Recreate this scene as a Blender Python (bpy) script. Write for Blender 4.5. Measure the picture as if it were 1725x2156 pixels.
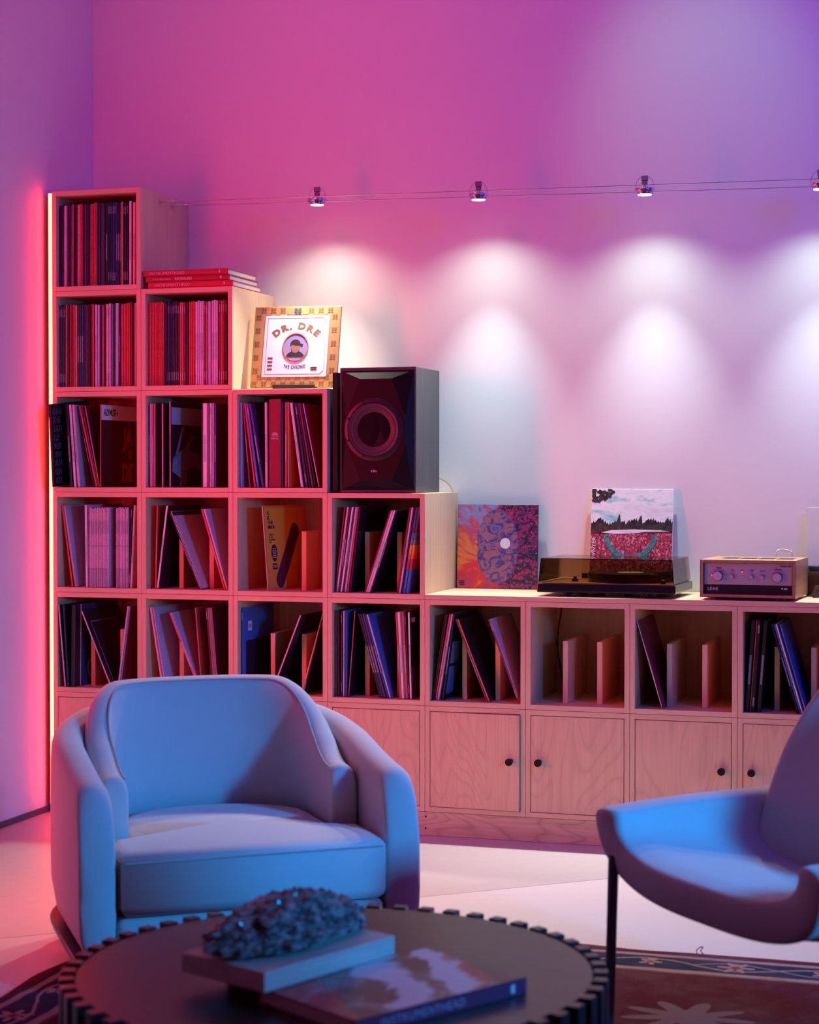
import bpy, bmesh, math, random
from math import sin, cos, pi, radians
from mathutils import Vector, Matrix, noise

random.seed(7)
for o in list(bpy.data.objects):
    bpy.data.objects.remove(o)
S = bpy.context.scene
COL = S.collection

# ------------------------------------------------------------------ camera
F, YAW, PIT = 3886.2, 0.300522, -0.0200392
CX, CY, CZ = 3.378, -6.310, 1.2915
cam = bpy.data.cameras.new('camera')
cam.sensor_fit = 'HORIZONTAL'; cam.sensor_width = 24.0
cam.lens = F / 1725 * 24.0
cam.dof.use_dof = True; cam.dof.focus_distance = 6.6; cam.dof.aperture_fstop = 3.2
cam.clip_end = 60
camo = bpy.data.objects.new('camera', cam); COL.objects.link(camo)
camo.location = (CX, CY, CZ)
camo.rotation_euler = (pi/2 + PIT, 0, YAW)
S.camera = camo

# ------------------------------------------------------------------ world, exposure
W = bpy.data.worlds.new('room_ambient'); S.world = W; W.use_nodes = True
W.node_tree.nodes['Background'].inputs[0].default_value = (0.95, 0.10, 0.30, 1)
W.node_tree.nodes['Background'].inputs[1].default_value = 0.11
S.view_settings.view_transform = 'Standard'; S.view_settings.look = 'None'
S.view_settings.gamma = 1; S.view_settings.use_curve_mapping = False
S.view_settings.exposure = 0.0
S.cycles.caustics_reflective = False; S.cycles.caustics_refractive = False

# ------------------------------------------------------------------ large lights
def area(name, loc, target, sx, sy, color, power, spread=180):
    l = bpy.data.lights.new(name, 'AREA'); l.shape = 'RECTANGLE'; l.size = sx; l.size_y = sy
    l.color = color; l.energy = power; l.spread = radians(spread)
    o = bpy.data.objects.new(name, l); COL.objects.link(o); o.location = loc
    o.rotation_euler = (Vector(target) - Vector(loc)).to_track_quat('-Z', 'Y').to_euler()
    return o
# blue lamp standing low to the right of the seating group
area('blue_lamp_light', (5.40, -3.40, 1.55), (2.1, -2.05, 0.35), 0.30, 0.5, (0.0, 0.345, 1.0), 18.5, 62)
# red light strip low on the left wall, nearer to the camera than the frame shows
area('red_strip_light', (-0.02, -1.65, 0.55), (0.98, -1.15, 0.55), 0.5, 0.9, (1.0, 0.0, 0.02), 17, 150)
area('upper_red_strip_light', (-0.02, -1.5, 1.65), (0.60, -0.80, 1.60), 0.5, 1.2, (1.0, 0.0, 0.03), 22, 125)
# magenta wash lamp under the ceiling on the left, aimed at the upper wall
area('magenta_wash_light', (0.75, -1.7, 3.55), (1.0, 0.43, 3.05), 0.3, 0.3, (1.0, 0.06, 0.28), 4.9, 110)
# violet wash lamp above the right side
area('violet_wash_light', (4.9, -2.2, 3.2), (2.9, 0.4, 2.7), 1.3, 1.3, (0.0, 0.02, 1.0), 39, 130)

# pale ceiling spot that grazes the upper wall between the third and fourth cable lamps
cs = bpy.data.lights.new('ceiling_spot_light', 'SPOT'); cs.energy = 24; cs.color = (.40, .95, .75); cs.spot_size = radians(46); cs.spot_blend = 1.0; cs.shadow_soft_size = .12
cso = bpy.data.objects.new('ceiling_spot_light', cs); COL.objects.link(cso); cso.location = (2.30, -.75, 3.62)
cso.rotation_euler = (Vector((2.42, .43, 2.62)) - cso.location).to_track_quat('-Z', 'Y').to_euler()

# ------------------------------------------------------------------ helpers
def tag(o, label=None, cat=None, group=None, kind=None):
    if label: o['label'] = label
    if cat: o['category'] = cat
    if group: o['group'] = group
    if kind: o['kind'] = kind
    return o

def empty(name, loc=(0, 0, 0), rz=0, label=None, cat=None, group=None):
    o = bpy.data.objects.new(name, None); COL.objects.link(o)
    o.location = loc; o.rotation_euler = (0, 0, rz); o.empty_display_size = 0.05
    return tag(o, label, cat, group)

def Xat(x, Y, Z):
    """world X on the vertical plane at depth Y that the photo shows at column x"""
    t = Y - CY; c, s = cos(YAW), sin(YAW); cp, sp = cos(PIT), sin(PIT)
    r = (x - 862.5) / F
    return CX + (r * (cp * t * c + (Z - CZ) * sp) - t * s) / (c + r * cp * s)

class MB:
    """collects shapes; build() links them as one mesh object"""
    def __init__(self): self.v = []; self.f = []; self.m = []
    def add(self, vs, fs, mi=0, M=None):
        b = len(self.v)
        self.v += [tuple((M @ Vector(p)) if M is not None else p) for p in vs]
        self.f += [tuple(i + b for i in f) for f in fs]
        self.m += [mi] * len(fs)
        return self
    def box(self, x0, x1, y0, y1, z0, z1, mi=0, M=None):
        vs = [(x, y, z) for z in (z0, z1) for y in (y0, y1) for x in (x0, x1)]
        fs = [(0, 2, 3, 1), (4, 5, 7, 6), (0, 1, 5, 4), (2, 6, 7, 3), (0, 4, 6, 2), (1, 3, 7, 5)]
        return self.add(vs, fs, mi, M)
    def lathe(self, prof, n=32, mi=0, M=None, cap0=True, cap1=True):
        vs = []; fs = []; k = len(prof)
        for i in range(n):
            a = 2 * pi * i / n
            for r, z in prof: vs.append((r * cos(a), r * sin(a), z))
        for i in range(n):
            j = (i + 1) % n
            for q in range(k - 1):
                fs.append((i*k+q, j*k+q, j*k+q+1, i*k+q+1))
        if cap0: fs.append(tuple(i*k for i in reversed(range(n))))
        if cap1: fs.append(tuple(i*k+k-1 for i in range(n)))
        return self.add(vs, fs, mi, M)
    def cyl(self, p, q, r, n=16, r2=None, mi=0):
        p, q = Vector(p), Vector(q); d = q - p
        M = Matrix.Translation(p) @ d.to_track_quat('Z', 'Y').to_matrix().to_4x4()
        return self.lathe([(r, 0), (r if r2 is None else r2, d.length)], n, mi, M)
    def tube(self, pts, r, n=8, mi=0):
        pts = [Vector(p) for p in pts]; vs = []; fs = []
        up = Vector((0.123, 0.456, 0.88)).normalized()
        for i, p in enumerate(pts):
            d = (pts[min(i+1, len(pts)-1)] - pts[max(i-1, 0)]).normalized()
            a = d.cross(up).normalized(); b = d.cross(a)
            rr = r[i] if isinstance(r, (list, tuple)) else r
            for k in range(n):
                t = 2 * pi * k / n
                vs.append(tuple(p + a * (rr * cos(t)) + b * (rr * sin(t))))
        for i in range(len(pts) - 1):
            for k in range(n):
                k2 = (k + 1) % n
                fs.append((i*n+k, i*n+k2, (i+1)*n+k2, (i+1)*n+k))
        fs.append(tuple(reversed(range(n)))); fs.append(tuple((len(pts)-1)*n + k for k in range(n)))
        return self.add(vs, fs, mi)
    def prism(self, pts, d0, d1, mi=0, M=None):
        """outline (x,z) given counter-clockwise seen from the front, between depths d0 (front) and d1"""
        n = len(pts)
        vs = [(x, d0, z) for x, z in pts] + [(x, d1, z) for x, z in pts]
        fs = [tuple(range(n)), tuple(reversed(range(n, 2*n)))]
        fs += [(i, i + n, (i + 1) % n + n, (i + 1) % n) for i in range(n)]
        return self.add(vs, fs, mi, M)
    def build(self, name, mats, parent=None, smooth=False, bevel=0, subsurf=0, loc=None, segs=2):
        me = bpy.data.meshes.new(name)
        me.from_pydata(self.v, [], self.f); me.update()
        bm = bmesh.new(); bm.from_mesh(me)
        for i, f in enumerate(bm.faces): f.material_index = self.m[i]
        bmesh.ops.recalc_face_normals(bm, faces=bm.faces)
        bm.to_mesh(me); bm.free()
        for m in (mats if isinstance(mats, (list, tuple)) else [mats]): me.materials.append(m)
        o = bpy.data.objects.new(name, me); COL.objects.link(o)
        if parent: o.parent = parent
        if loc: o.location = loc
        if bevel:
            b = o.modifiers.new('bevel', 'BEVEL'); b.width = bevel; b.segments = segs; b.limit_method = 'ANGLE'
            b.harden_normals = False
        if subsurf:
            q = o.modifiers.new('subsurf', 'SUBSURF'); q.levels = subsurf; q.render_levels = subsurf
        if smooth:
            for p in me.polygons: p.use_smooth = True
            if not subsurf and smooth != 'all':
                me.set_sharp_from_angle(angle=radians(40))
        return o

# ------------------------------------------------------------------ materials
MATS = {}
class G:
    """tiny shader graph helper"""
    def __init__(self, m): self.m = m; self.t = m.node_tree; self.n = self.t.nodes; self.l = self.t.links
    def node(self, kind, **kw):
        n = self.n.new(kind)
        for k, v in kw.items(): setattr(n, k, v)
        return n
    def put(self, s, v):
        if v is None: return
        if hasattr(v, 'is_output'): self.l.new(v, s)
        else: s.default_value = v
    def math(self, op, a, b=None, c=None, clamp=False):
        n = self.node('ShaderNodeMath', operation=op, use_clamp=clamp)
        self.put(n.inputs[0], a); self.put(n.inputs[1], b); self.put(n.inputs[2], c)
        return n.outputs[0]
    def mix(self, f, a, b):
        n = self.node('ShaderNodeMix', data_type='RGBA')
        self.put(n.inputs[0], f)
        for s, v in ((n.inputs[6], a), (n.inputs[7], b)):
            if hasattr(v, 'is_output'): self.l.new(v, s)
            else: s.default_value = (*v[:3], 1)
        return n.outputs[2]
    def coord(self, out='Object'):
        return self.node('ShaderNodeTexCoord').outputs[out]
    def xyz(self, v):
        n = self.node('ShaderNodeSeparateXYZ'); self.l.new(v, n.inputs[0]); return n.outputs
    def mapping(self, v, scale=(1, 1, 1), loc=(0, 0, 0), rot=(0, 0, 0)):
        n = self.node('ShaderNodeMapping'); self.l.new(v, n.inputs[0])
        self.put(n.inputs[1], loc); n.inputs[2].default_value = rot; n.inputs[3].default_value = scale
        return n.outputs[0]
    def noise(self, v, scale, detail=3, rough=0.5, dist=0, out=0):
        n = self.node('ShaderNodeTexNoise')
        if v is not None: self.l.new(v, n.inputs['Vector'])
        n.inputs['Scale'].default_value = scale; n.inputs['Detail'].default_value = detail
        n.inputs['Roughness'].default_value = rough; n.inputs['Distortion'].default_value = dist
        return n.outputs[out]
    def ramp(self, f, stops, interp='LINEAR'):
        n = self.node('ShaderNodeValToRGB'); self.l.new(f, n.inputs[0]); r = n.color_ramp
        r.interpolation = interp
        while len(r.elements) > 1: r.elements.remove(r.elements[-1])
        for i, (p, c) in enumerate(stops):
            e = r.elements[0] if i == 0 else r.elements.new(p)
            e.position = p
            c = (c, c, c) if isinstance(c, (int, float)) else c
            e.color = (*c[:3], 1)
        return n.outputs[0]
    def bump(self, h, strength=0.2, dist=0.01):
        n = self.node('ShaderNodeBump'); n.inputs['Strength'].default_value = strength
        n.inputs['Distance'].default_value = dist; self.l.new(h, n.inputs['Height'])
        self.l.new(n.outputs[0], self.b.inputs['Normal'])
    @property
    def b(self): return self.n['Principled BSDF']

def mat(name, col=(0.5, 0.5, 0.5), rough=0.5, metal=0.0, spec=0.5, **kw):
    if name in MATS: return MATS[name]
    m = bpy.data.materials.new(name); m.use_nodes = True
    b = m.node_tree.nodes['Principled BSDF']
    b.inputs['Base Color'].default_value = (*col, 1); b.inputs['Roughness'].default_value = rough
    b.inputs['Metallic'].default_value = metal; b.inputs['Specular IOR Level'].default_value = spec
    for k, v in kw.items(): b.inputs[k].default_value = v
    MATS[name] = m
    return m

def newmat(name, rough=0.5, **kw):
    m = mat(name, rough=rough, **kw); return m, G(m)

def speckled(name, col, rough=0.5, amt=0.15, scale=40, **kw):
    """plain colour with a faint uneven tone"""
    if name in MATS: return MATS[name]
    m, g = newmat(name, rough, **kw)
    n = g.noise(g.coord(), scale, 3)
    c2 = tuple(c * (1 - amt) for c in col)
    g.l.new(g.mix(n, c2, col), g.b.inputs['Base Color'])
    return m

def wood(name, light, dark, axis='z', rough=0.5, cath=0.0):
    """birch veneer: long thin grain along one axis, a different cut for every board"""
    m, g = newmat(name, rough)
    rnd = g.node('ShaderNodeObjectInfo').outputs['Random']
    sc = {'x': (1.2, 26, 26), 'y': (26, 1.2, 26), 'z': (26, 26, 1.2)}[axis]
    off = g.node('ShaderNodeCombineXYZ')
    for i in range(3): g.put(off.inputs[i], g.math('MULTIPLY', rnd, 37.0 + 11 * i))
    v = g.mapping(g.coord(), sc, off.outputs[0])
    a = g.noise(v, 2.2, 5, 0.65, 0.4)
    f = g.ramp(a, [(0.3, 0.0), (0.5, 0.45), (0.75, 1.0)])
    col = g.mix(f, dark, light)
    if cath:
        sc2 = {'x': (0.9, 5, 5), 'y': (5, 0.9, 5), 'z': (4.2, 4.2, 0.9)}[axis]
        v2 = g.mapping(g.coord(), sc2, off.outputs[0])
        h = g.noise(v2, 1.1, 2, 0.45, 0.35)
        rings = g.math('PINGPONG', g.math('MULTIPLY', h, 24.0), 0.5)
        line = g.ramp(rings, [(0.0, 1.0), (0.10, 0.35), (0.25, 0.0)])
        col = g.mix(g.math('MULTIPLY', line, cath), col, tuple(c * 0.62 for c in dark))
        kn = g.noise(g.mapping(g.coord(), (9, 9, 4), off.outputs[0]), 1.6, 1)
        kf = g.ramp(kn, [(0.74, 0.0), (0.80, 1.0)])
        col = g.mix(g.math('MULTIPLY', kf, 0.5), col, (0.28, 0.13, 0.06))
    g.l.new(col, g.b.inputs['Base Color'])
    g.bump(a, 0.06, 0.002)
    return m

WL, WD = (0.80, 0.565, 0.345), (0.68, 0.455, 0.265)
WOOD_X = wood('birch_edge_across', WL, WD, 'x')
WOOD_Z = wood('birch_edge_upright', WL, WD, 'z')
WOOD_Y = wood('birch_panel_deep', WL, WD, 'y')
WOOD_DOOR = wood('birch_door_veneer', WL, WD, 'z', cath=0.32)
WOOD_PLINTH = wood('birch_plinth_veneer', (0.74, 0.53, 0.34), (0.55, 0.36, 0.22), 'x', cath=0.6)
BLACK = mat('black_plastic', (0.012, 0.012, 0.014), 0.4)
BLACKM = mat('black_matt', (0.01, 0.01, 0.012), 0.75)
CHROME = mat('brushed_chrome', (0.75, 0.75, 0.78), 0.22, 1.0)
STEEL = mat('steel_wire', (0.55, 0.5, 0.52), 0.35, 1.0)
GREYP = mat('grey_ceramic', (0.22, 0.22, 0.24), 0.5)
WHITE = mat('white_print', (0.82, 0.81, 0.80), 0.5)
PAPER = speckled('paper_edges', (0.72, 0.68, 0.62), 0.8, 0.25, 200)

def plaster(name, col, bump=0.05):
    m, g = newmat(name, 0.65, spec=0.3)
    v = g.coord()
    n = g.noise(v, 0.8, 4); n2 = g.noise(v, 60, 3)
    c = g.mix(n, tuple(x * 0.94 for x in col), col)
    # a few small scuffs
    sc = g.noise(g.mapping(v, (3.1, 3.1, 1.7)), 7, 6, 0.75)
    f = g.ramp(sc, [(0.775, 0.0), (0.785, 1.0)])
    c = g.mix(g.math('MULTIPLY', f, 0.5), c, (0.18, 0.15, 0.16))
    g.l.new(c, g.b.inputs['Base Color'])
    g.bump(n2, bump, 0.004)
    return m
WALL = plaster('white_painted_wall', (0.80, 0.785, 0.77))
CEIL = plaster('white_painted_ceiling', (0.7, 0.69, 0.68), 0.02)

def concrete(name, col):
    m, g = newmat(name, 0.42, spec=0.4)
    v = g.coord()
    n = g.noise(v, 1.6, 6, 0.6); n2 = g.noise(v, 14, 5, 0.65)
    c = g.mix(n, tuple(x * 0.86 for x in col), col)
    c = g.mix(g.math('MULTIPLY', n2, 0.35), c, tuple(x * 0.8 for x in col))
    cr = g.noise(g.mapping(v, (1, 2.3, 1)), 3.0, 8, 0.7, 1.2)
    f = g.ramp(cr, [(0.497, 0.0), (0.5, 1.0), (0.503, 0.0)])
    sp = g.noise(v, 2.0, 2)
    f2 = g.math('MULTIPLY', f, g.ramp(sp, [(0.55, 0.0), (0.65, 0.45)]))
    c = g.mix(f2, c, tuple(x * 0.45 for x in col))
    g.l.new(c, g.b.inputs['Base Color'])
    g.l.new(g.math('MULTIPLY_ADD', n2, 0.25, 0.3), g.b.inputs['Roughness'])
    g.bump(n2, 0.05, 0.003)
    return m
CONC_A = concrete('concrete_greyer_slab', (0.60, 0.55, 0.50))
CONC_B = concrete('concrete_paler_slab', (0.74, 0.69, 0.63))

def text_mesh(txt, size, extrude=0.0004, align='LEFT', bold=0.0, xscale=1.0, spacing=1.0):
    cu = bpy.data.curves.new('t', 'FONT'); cu.body = txt; cu.size = size; cu.extrude = extrude
    cu.align_x = align; cu.offset = bold; cu.resolution_u = 3; cu.space_character = spacing
    o = bpy.data.objects.new('t', cu); COL.objects.link(o)
    dg = bpy.context.evaluated_depsgraph_get()
    me = bpy.data.meshes.new_from_object(o.evaluated_get(dg))
    vs = [(v.co.x * xscale, v.co.y, v.co.z) for v in me.vertices]; fs = [tuple(p.vertices) for p in me.polygons]
    bpy.data.objects.remove(o); bpy.data.curves.remove(cu); bpy.data.meshes.remove(me)
    return vs, fs

FRONT = Matrix(((1, 0, 0, 0), (0, 0, -1, 0), (0, 1, 0, 0), (0, 0, 0, 1)))   # text plane -> facing -Y
RIGHT = Matrix(((0, 0, 1, 0), (1, 0, 0, 0), (0, 1, 0, 0), (0, 0, 0, 1)))    # text plane -> facing +X, reading towards +Y

def lettering(txt, size, m, parent, M, name='lettering', **kw):
    vs, fs = text_mesh(txt, size, **kw)
    return MB().add(vs, fs, 0, M).build(name, m, parent)

# ------------------------------------------------------------------ the room
UW, UH, DEP, PT = 0.37, 0.380276, 0.4334, 0.018
ZB = 0.086
ZTOP = ZB + 6 * UH
def row_z(r): return ZTOP - r * UH          # bottom of row r (1 = top)
XL, YB, ZC = -0.045, DEP + 0.004, 3.75

fl = MB().box(XL - .15, 7.0, -7.6, YB + .15, -0.12, -0.02).build('floor', CONC_A); tag(fl, kind='structure')
A = Vector((0.776, -1.756)); Bv = Vector((2.2155, -0.526)); d = (Bv - A).normalized(); nrm = Vector((-d.y, d.x))
def slab(pts, m):
    s = MB().add([(x, y, -0.02) for x, y in pts] + [(x, y, 0.0) for x, y in pts],
                 [tuple(reversed(range(len(pts)))), tuple(range(len(pts), 2*len(pts)))] +
                 [(i, (i+1) % len(pts), (i+1) % len(pts)+len(pts), i+len(pts)) for i in range(len(pts))]).build('slab', m, fl)
    return s
def on_line(x, off): # point of the joint line at world x, pushed along the normal
    t = (x - A.x) / d.x; p = A + d * t + nrm * off; return (p.x, p.y)
xr = A.x + d.x * ((YB - A.y) / d.y)
slab([(XL, YB), (XL, on_line(XL, .0015)[1]), on_line(xr, .0015)], CONC_A)
slab([on_line(XL, -.0015), (XL, -7.5), (7.0, -7.5), (7.0, YB), (xr + .004, YB)], CONC_B)

wb = MB().box(XL, 7.0, YB, YB + .15, 0, ZC).build('wall_back', WALL); tag(wb, kind='structure')
wl = MB().box(XL - .15, XL, -7.6, YB + .15, 0, ZC).build('wall_left', WALL); tag(wl, kind='structure')
ce = MB().box(XL - .15, 7.0, -7.6, YB + .15, ZC, ZC + .1).build('ceiling', CEIL); tag(ce, kind='structure')
bb = MB().box(XL, XL + .008, -7.5, YB, 0.0, 0.022).build('baseboard_left', mat('dark_sill', (0.10, 0.09, 0.11), 0.6)); tag(bb, kind='structure')

# ------------------------------------------------------------------ shelf cubes
ORD = ['zeroth', 'first', 'second', 'third', 'fourth', 'fifth', 'sixth', 'seventh', 'eighth', 'ninth', 'tenth', 'eleventh',
       'twelfth', 'thirteenth', 'fourteenth', 'fifteenth', 'sixteenth', 'seventeenth', 'eighteenth', 'nineteenth']
def ordw(n):
    if n < 20: return ORD[n]
    tens = ['', '', 'twenty', 'thirty', 'forty', 'fifty']; tt = ['', '', 'twentieth', 'thirtieth', 'fortieth', 'fiftieth']
    return tt[n // 10] if n % 10 == 0 else tens[n // 10] + '-' + ORD[n % 10]
CELL = {(1, 1): 'topmost cube', (1, 2): 'second cube of leftmost column', (2, 2): 'cube under stacked red books',
        (1, 3): 'third cube of leftmost column', (2, 3): 'middle cube of third row', (3, 3): 'cube under gold framed sleeve',
        (1, 4): 'fourth cube of leftmost column', (2, 4): 'second cube of fourth row', (3, 4): 'third cube of fourth row',
        (4, 4): 'cube under black loudspeaker'}
for c in range(1, 9): CELL[(c, 5)] = ORD[c] + ' cube of lowest open row'

def panel(name, b, m, parent, bevel=0.0009):
    return MB().box(*b).build(name, m, parent, bevel=bevel, segs=1)

DIV_CELLS = {(2, 4), (3, 4), (4, 4), (1, 5), (2, 5), (3, 5), (4, 5), (5, 5), (6, 5), (7, 5), (8, 5)}
g_ = 0.0006   # hairline joint between cubes
cubes = {}
def cube_body(e):
    w, h = UW - g_, UH - g_
    panel('side_panel', (g_, PT, 0, DEP, g_, h), WOOD_Z, e)
    panel('side_panel', (w - PT, w, 0, DEP, g_, h), WOOD_Z, e)
    panel('bottom_panel', (PT, w - PT, 0, DEP, g_, PT), WOOD_X, e)
    panel('top_panel', (PT, w - PT, 0, DEP, h - PT, h), WOOD_X, e)
    panel('back_panel', (PT, w - PT, DEP - .008, DEP, PT, h - PT), WOOD_Z, e, 0)
for (c, r), nm in CELL.items():
    e = empty('shelf_cube', ((c - 1) * UW, 0, row_z(r)), 0, 'open birch plywood shelf cube, ' + nm, 'shelf', 'open shelf cubes')
    cube_body(e); cubes[(c, r)] = e
    if (c, r) in DIV_CELLS:
        for k in (1, 2):
            if ((c, r), k) == ((3, 4), 1): continue
            x = UW * k / 3
            panel('divider', (x - PT/2, x + PT/2, .088, DEP - .009, PT, PT + .219), WOOD_Z, e)

KNOB = mat('black_metal_knob', (0.015, 0.014, 0.016), 0.35, 0.6)
for c in range(1, 9):
    e = empty('cabinet_cube', ((c - 1) * UW, 0, ZB), 0, 'birch cabinet cube with closed door, %s from left in base row' % ORD[c], 'cabinet', 'door cubes')
    if c == 5: e['label'] = 'birch cabinet cube with door slightly ajar, fifth from left in base row'
    cube_body(e)
    x0, x1 = PT + .0022, UW - g_ - PT - .0022; z0, z1 = PT + .0022, UH - g_ - PT - .0022
    right_knob = c % 2 == 1
    hx = x0 if right_knob else x1           # hinge side
    dr = MB().box(x0 - hx, x1 - hx, .0005, .0185, z0, z1).build('door', WOOD_DOOR, e, bevel=.0008, segs=1)
    dr.location = (hx, 0, 0)
    if c == 5: dr.rotation_euler = (0, 0, radians(-2.0))
    kx = (x1 - .030 - hx) if right_knob else (x0 + .030 - hx)
    kz = ZB - ZB + 0.197
    MB().lathe([(.0095, 0), (.0095, .004), (.0085, .006), (.0085, .016), (.0130, .022), (.0135, .026), (.0128, .030)], 24, 0,
               Matrix.Translation((kx, .0006, kz)) @ Matrix.Rotation(pi/2, 4, 'X')).build('knob', KNOB, dr, smooth=True)

pl = empty('plinth', (0, 0, 0), 0, 'long birch plinth board under the row of cabinets', 'plinth')
MB().box(0, 8 * UW, .004, .022, 0.0005, ZB - .0008).build('front_board', WOOD_PLINTH, pl, bevel=.0008, segs=1)
for xs, zs in ((4.006 * UW, .068), (4.004 * UW, .026), (2.006 * UW, .068), (2.006 * UW, .026), (6.006 * UW, .068), (6.006 * UW, .026)):
    MB().lathe([(.0035, 0), (.0035, .0006), (.002, .0003)], 12, 0, Matrix.Translation((xs, .0041, zs)) @ Matrix.Rotation(pi/2, 4, 'X')).build('screw', BLACKM, pl)
for xx in (.3, 1.5, 2.66):
    MB().box(xx - .02, xx + .02, .022, DEP - .03, 0.0005, ZB - .0008).build('bearer', WOOD_Y, pl)

ZW = row_z(4) + PT    # worktop surface
wt = MB().box(4 * UW + .0006, 8 * UW, -.001, DEP, row_z(4) + .0004, ZW).build('worktop', WOOD_X, bevel=.001, segs=1)
tag(wt, 'long birch plywood worktop lying on the low open cubes', 'worktop')

# ------------------------------------------------------------------ red light strip on the side of the shelf
led = empty('light_strip', (0, 0, 0), 0, 'glowing red vertical light strip along left edge of shelves', 'light strip')
LEDM = mat('led_diffuser', (0.8, 0.6, 0.5), 0.4)
LEDM.node_tree.nodes['Principled BSDF'].inputs['Emission Color'].default_value = (1.0, 0.030, 0.016, 1)
LEDM.node_tree.nodes['Principled BSDF'].inputs['Emission Strength'].default_value = 30
MB().box(-.0165, -.0135, .004, .030, .036, ZTOP - .006).box(-.0165, -.001, .020, .030, .036, ZTOP - .006).build('channel', mat('aluminium_channel', (0.5, 0.45, 0.45), 0.4, 0.8), led)
dm = MB()
arc = [(-.00885 + .0076 * cos(t), .006 - .0085 * sin(t)) for t in [pi * k / 8 for k in range(9)]]
n = len(arc)
dm.add([(x, y, .04) for x, y in arc] + [(x, y, ZTOP - .008) for x, y in arc],
       [tuple(range(n)), tuple(reversed(range(n, 2*n)))] + [(i, (i+1) % n, (i+1) % n + n, i + n) for i in range(n)])
dm.build('diffuser', LEDM, led, smooth=True)

# ------------------------------------------------------------------ cable lights
def cab_z(X, k): return 2.336 - .030 * (X - .37) / 2.5 - (.010 if k else 0) * (X - .37) / 2.5
CY0, CY1 = .172, .282
for k, (yy, lab) in enumerate(((CY0, 'thin steel lamp cable strung from top cube, the nearer one'), (CY1, 'thin steel lamp cable strung from top cube, nearer the wall'))):
    e = empty('lamp_cable', (UW, yy, 2.336), 0, lab, 'cable', 'lamp cables')
    pts = [(x, 0, cab_z(UW + x, k) - 2.336) for x in [i * .25 for i in range(0, 21)]]
    MB().tube(pts,        .0015, 6).build('wire', STEEL, e, smooth=True)
    MB().cyl((-.0005, 0, 0), (.055, 0, 0), .0045, 12).cyl((.055, 0, 0), (.068, 0, -.0005), .0045, 12, .0015).cyl((-.0004, 0, 0), (.006, 0, 0), .009, 16).build('turnbuckle', CHROME, e, smooth=True)

LENS = mat('lamp_lens', (0.9, 0.9, 0.9), 0.2)
LENS.node_tree.nodes['Principled BSDF'].inputs['Emission Color'].default_value = (1.0, 0.96, 0.92, 1)
LENS.node_tree.nodes['Principled BSDF'].inputs['Emission Strength'].default_value = 9
def spot(name, loc, aim, angle, blend, power, color, size=.02):
    l = bpy.data.lights.new(name, 'SPOT'); l.energy = power; l.color = color
    l.spot_size = radians(angle); l.spot_blend = blend; l.shadow_soft_size = size
    o = bpy.data.objects.new(name, l); COL.objects.link(o); o.location = loc
    o.rotation_euler = (Vector(aim) - Vector(loc)).to_track_quat('-Z', 'Y').to_euler()
    return o
WARM = (1.0, 0.90, 0.78); COOL = (1.0, 0.93, 0.86)
LAMPS = [(.989, 'first spotlight from the left on the steel cables, above gold framed sleeve'),
         (1.616, 'second spotlight from the left on the steel cables'),
         (2.228, 'third spotlight from the left on the steel cables'),
         (2.841, 'spotlight on the steel cables cut by right edge of photo')]
for i, (lx, lab) in enumerate(LAMPS):
    zc_ = (cab_z(lx, 0) + cab_z(lx, 1)) / 2
    e = empty('cable_spotlight', (lx, .227, zc_ - .021), 0, lab, 'spotlight', 'spotlights on the cables')
    # local z 0 = lens plane
    MB().lathe([(.0265, -.001), (.0275, .004), (.0275, .010), (.020, .022), (.011, .030)], 28).build('reflector', CHROME, e, smooth=True)
    MB().lathe([(.0245, -.0022), (.0245, -.0012)], 28).build('lens', LENS, e)
    MB().lathe([(.030, .008), (.035, .008), (.036, .011), (.036, .018), (.035, .021), (.030, .021), (.030, .008)], 32, cap0=False, cap1=False).build('ring', CHROME, e, smooth=True)
    MB().box(-.0095, .0095, -.006, .006, .028, .047).box(-.011, .011, -.008, .008, .048, .066).build('socket', GREYP, e, bevel=.0015)
    a = MB()
    for s in (-1, 1):
        a.tube([(s * .034, 0, .015), (s * .033, 0, .034), (s * .027, 0, .050), (s * .016, 0, .061), (0, 0, .064)], .0011, 6)
    a.build('wire_bracket', STEEL, e, smooth=True)
    for yy, k in ((CY0, 0), (CY1, 1)):
        dz = cab_z(lx, k) - (zc_ - .021)
        MB().cyl((0, (.034 if k else -.034), .015), (0, yy - .227, dz), .0016, 8).cyl((-.004, yy - .227, dz), (.004, yy - .227, dz), .004, 10).build('clip_arm', CHROME, e, smooth=True)
    base = Vector((lx, .227, zc_ - .021 - .004))
    # one lamp's beam: a strong core that falls on worktop and floor and a wide soft rim that grazes the wall
    spot('spotlight_core', base, base + Vector((0, -.52, -1)), 70, .9, 118, (1.0, .86, .82))
    spot('spotlight_beam', base, base + Vector((0, .03, -1)), 62, 1.0, 60 if i == 0 else 70, (1.0, .98, .90) if i == 0 else (.76, .97, 1.0))
    spot('spotlight_rim', base, base + Vector((0, .0, -1)), 134, 1.0, 17, (1.0, .98, .78) if i == 0 else (.74, 1.0, .82))

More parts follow.
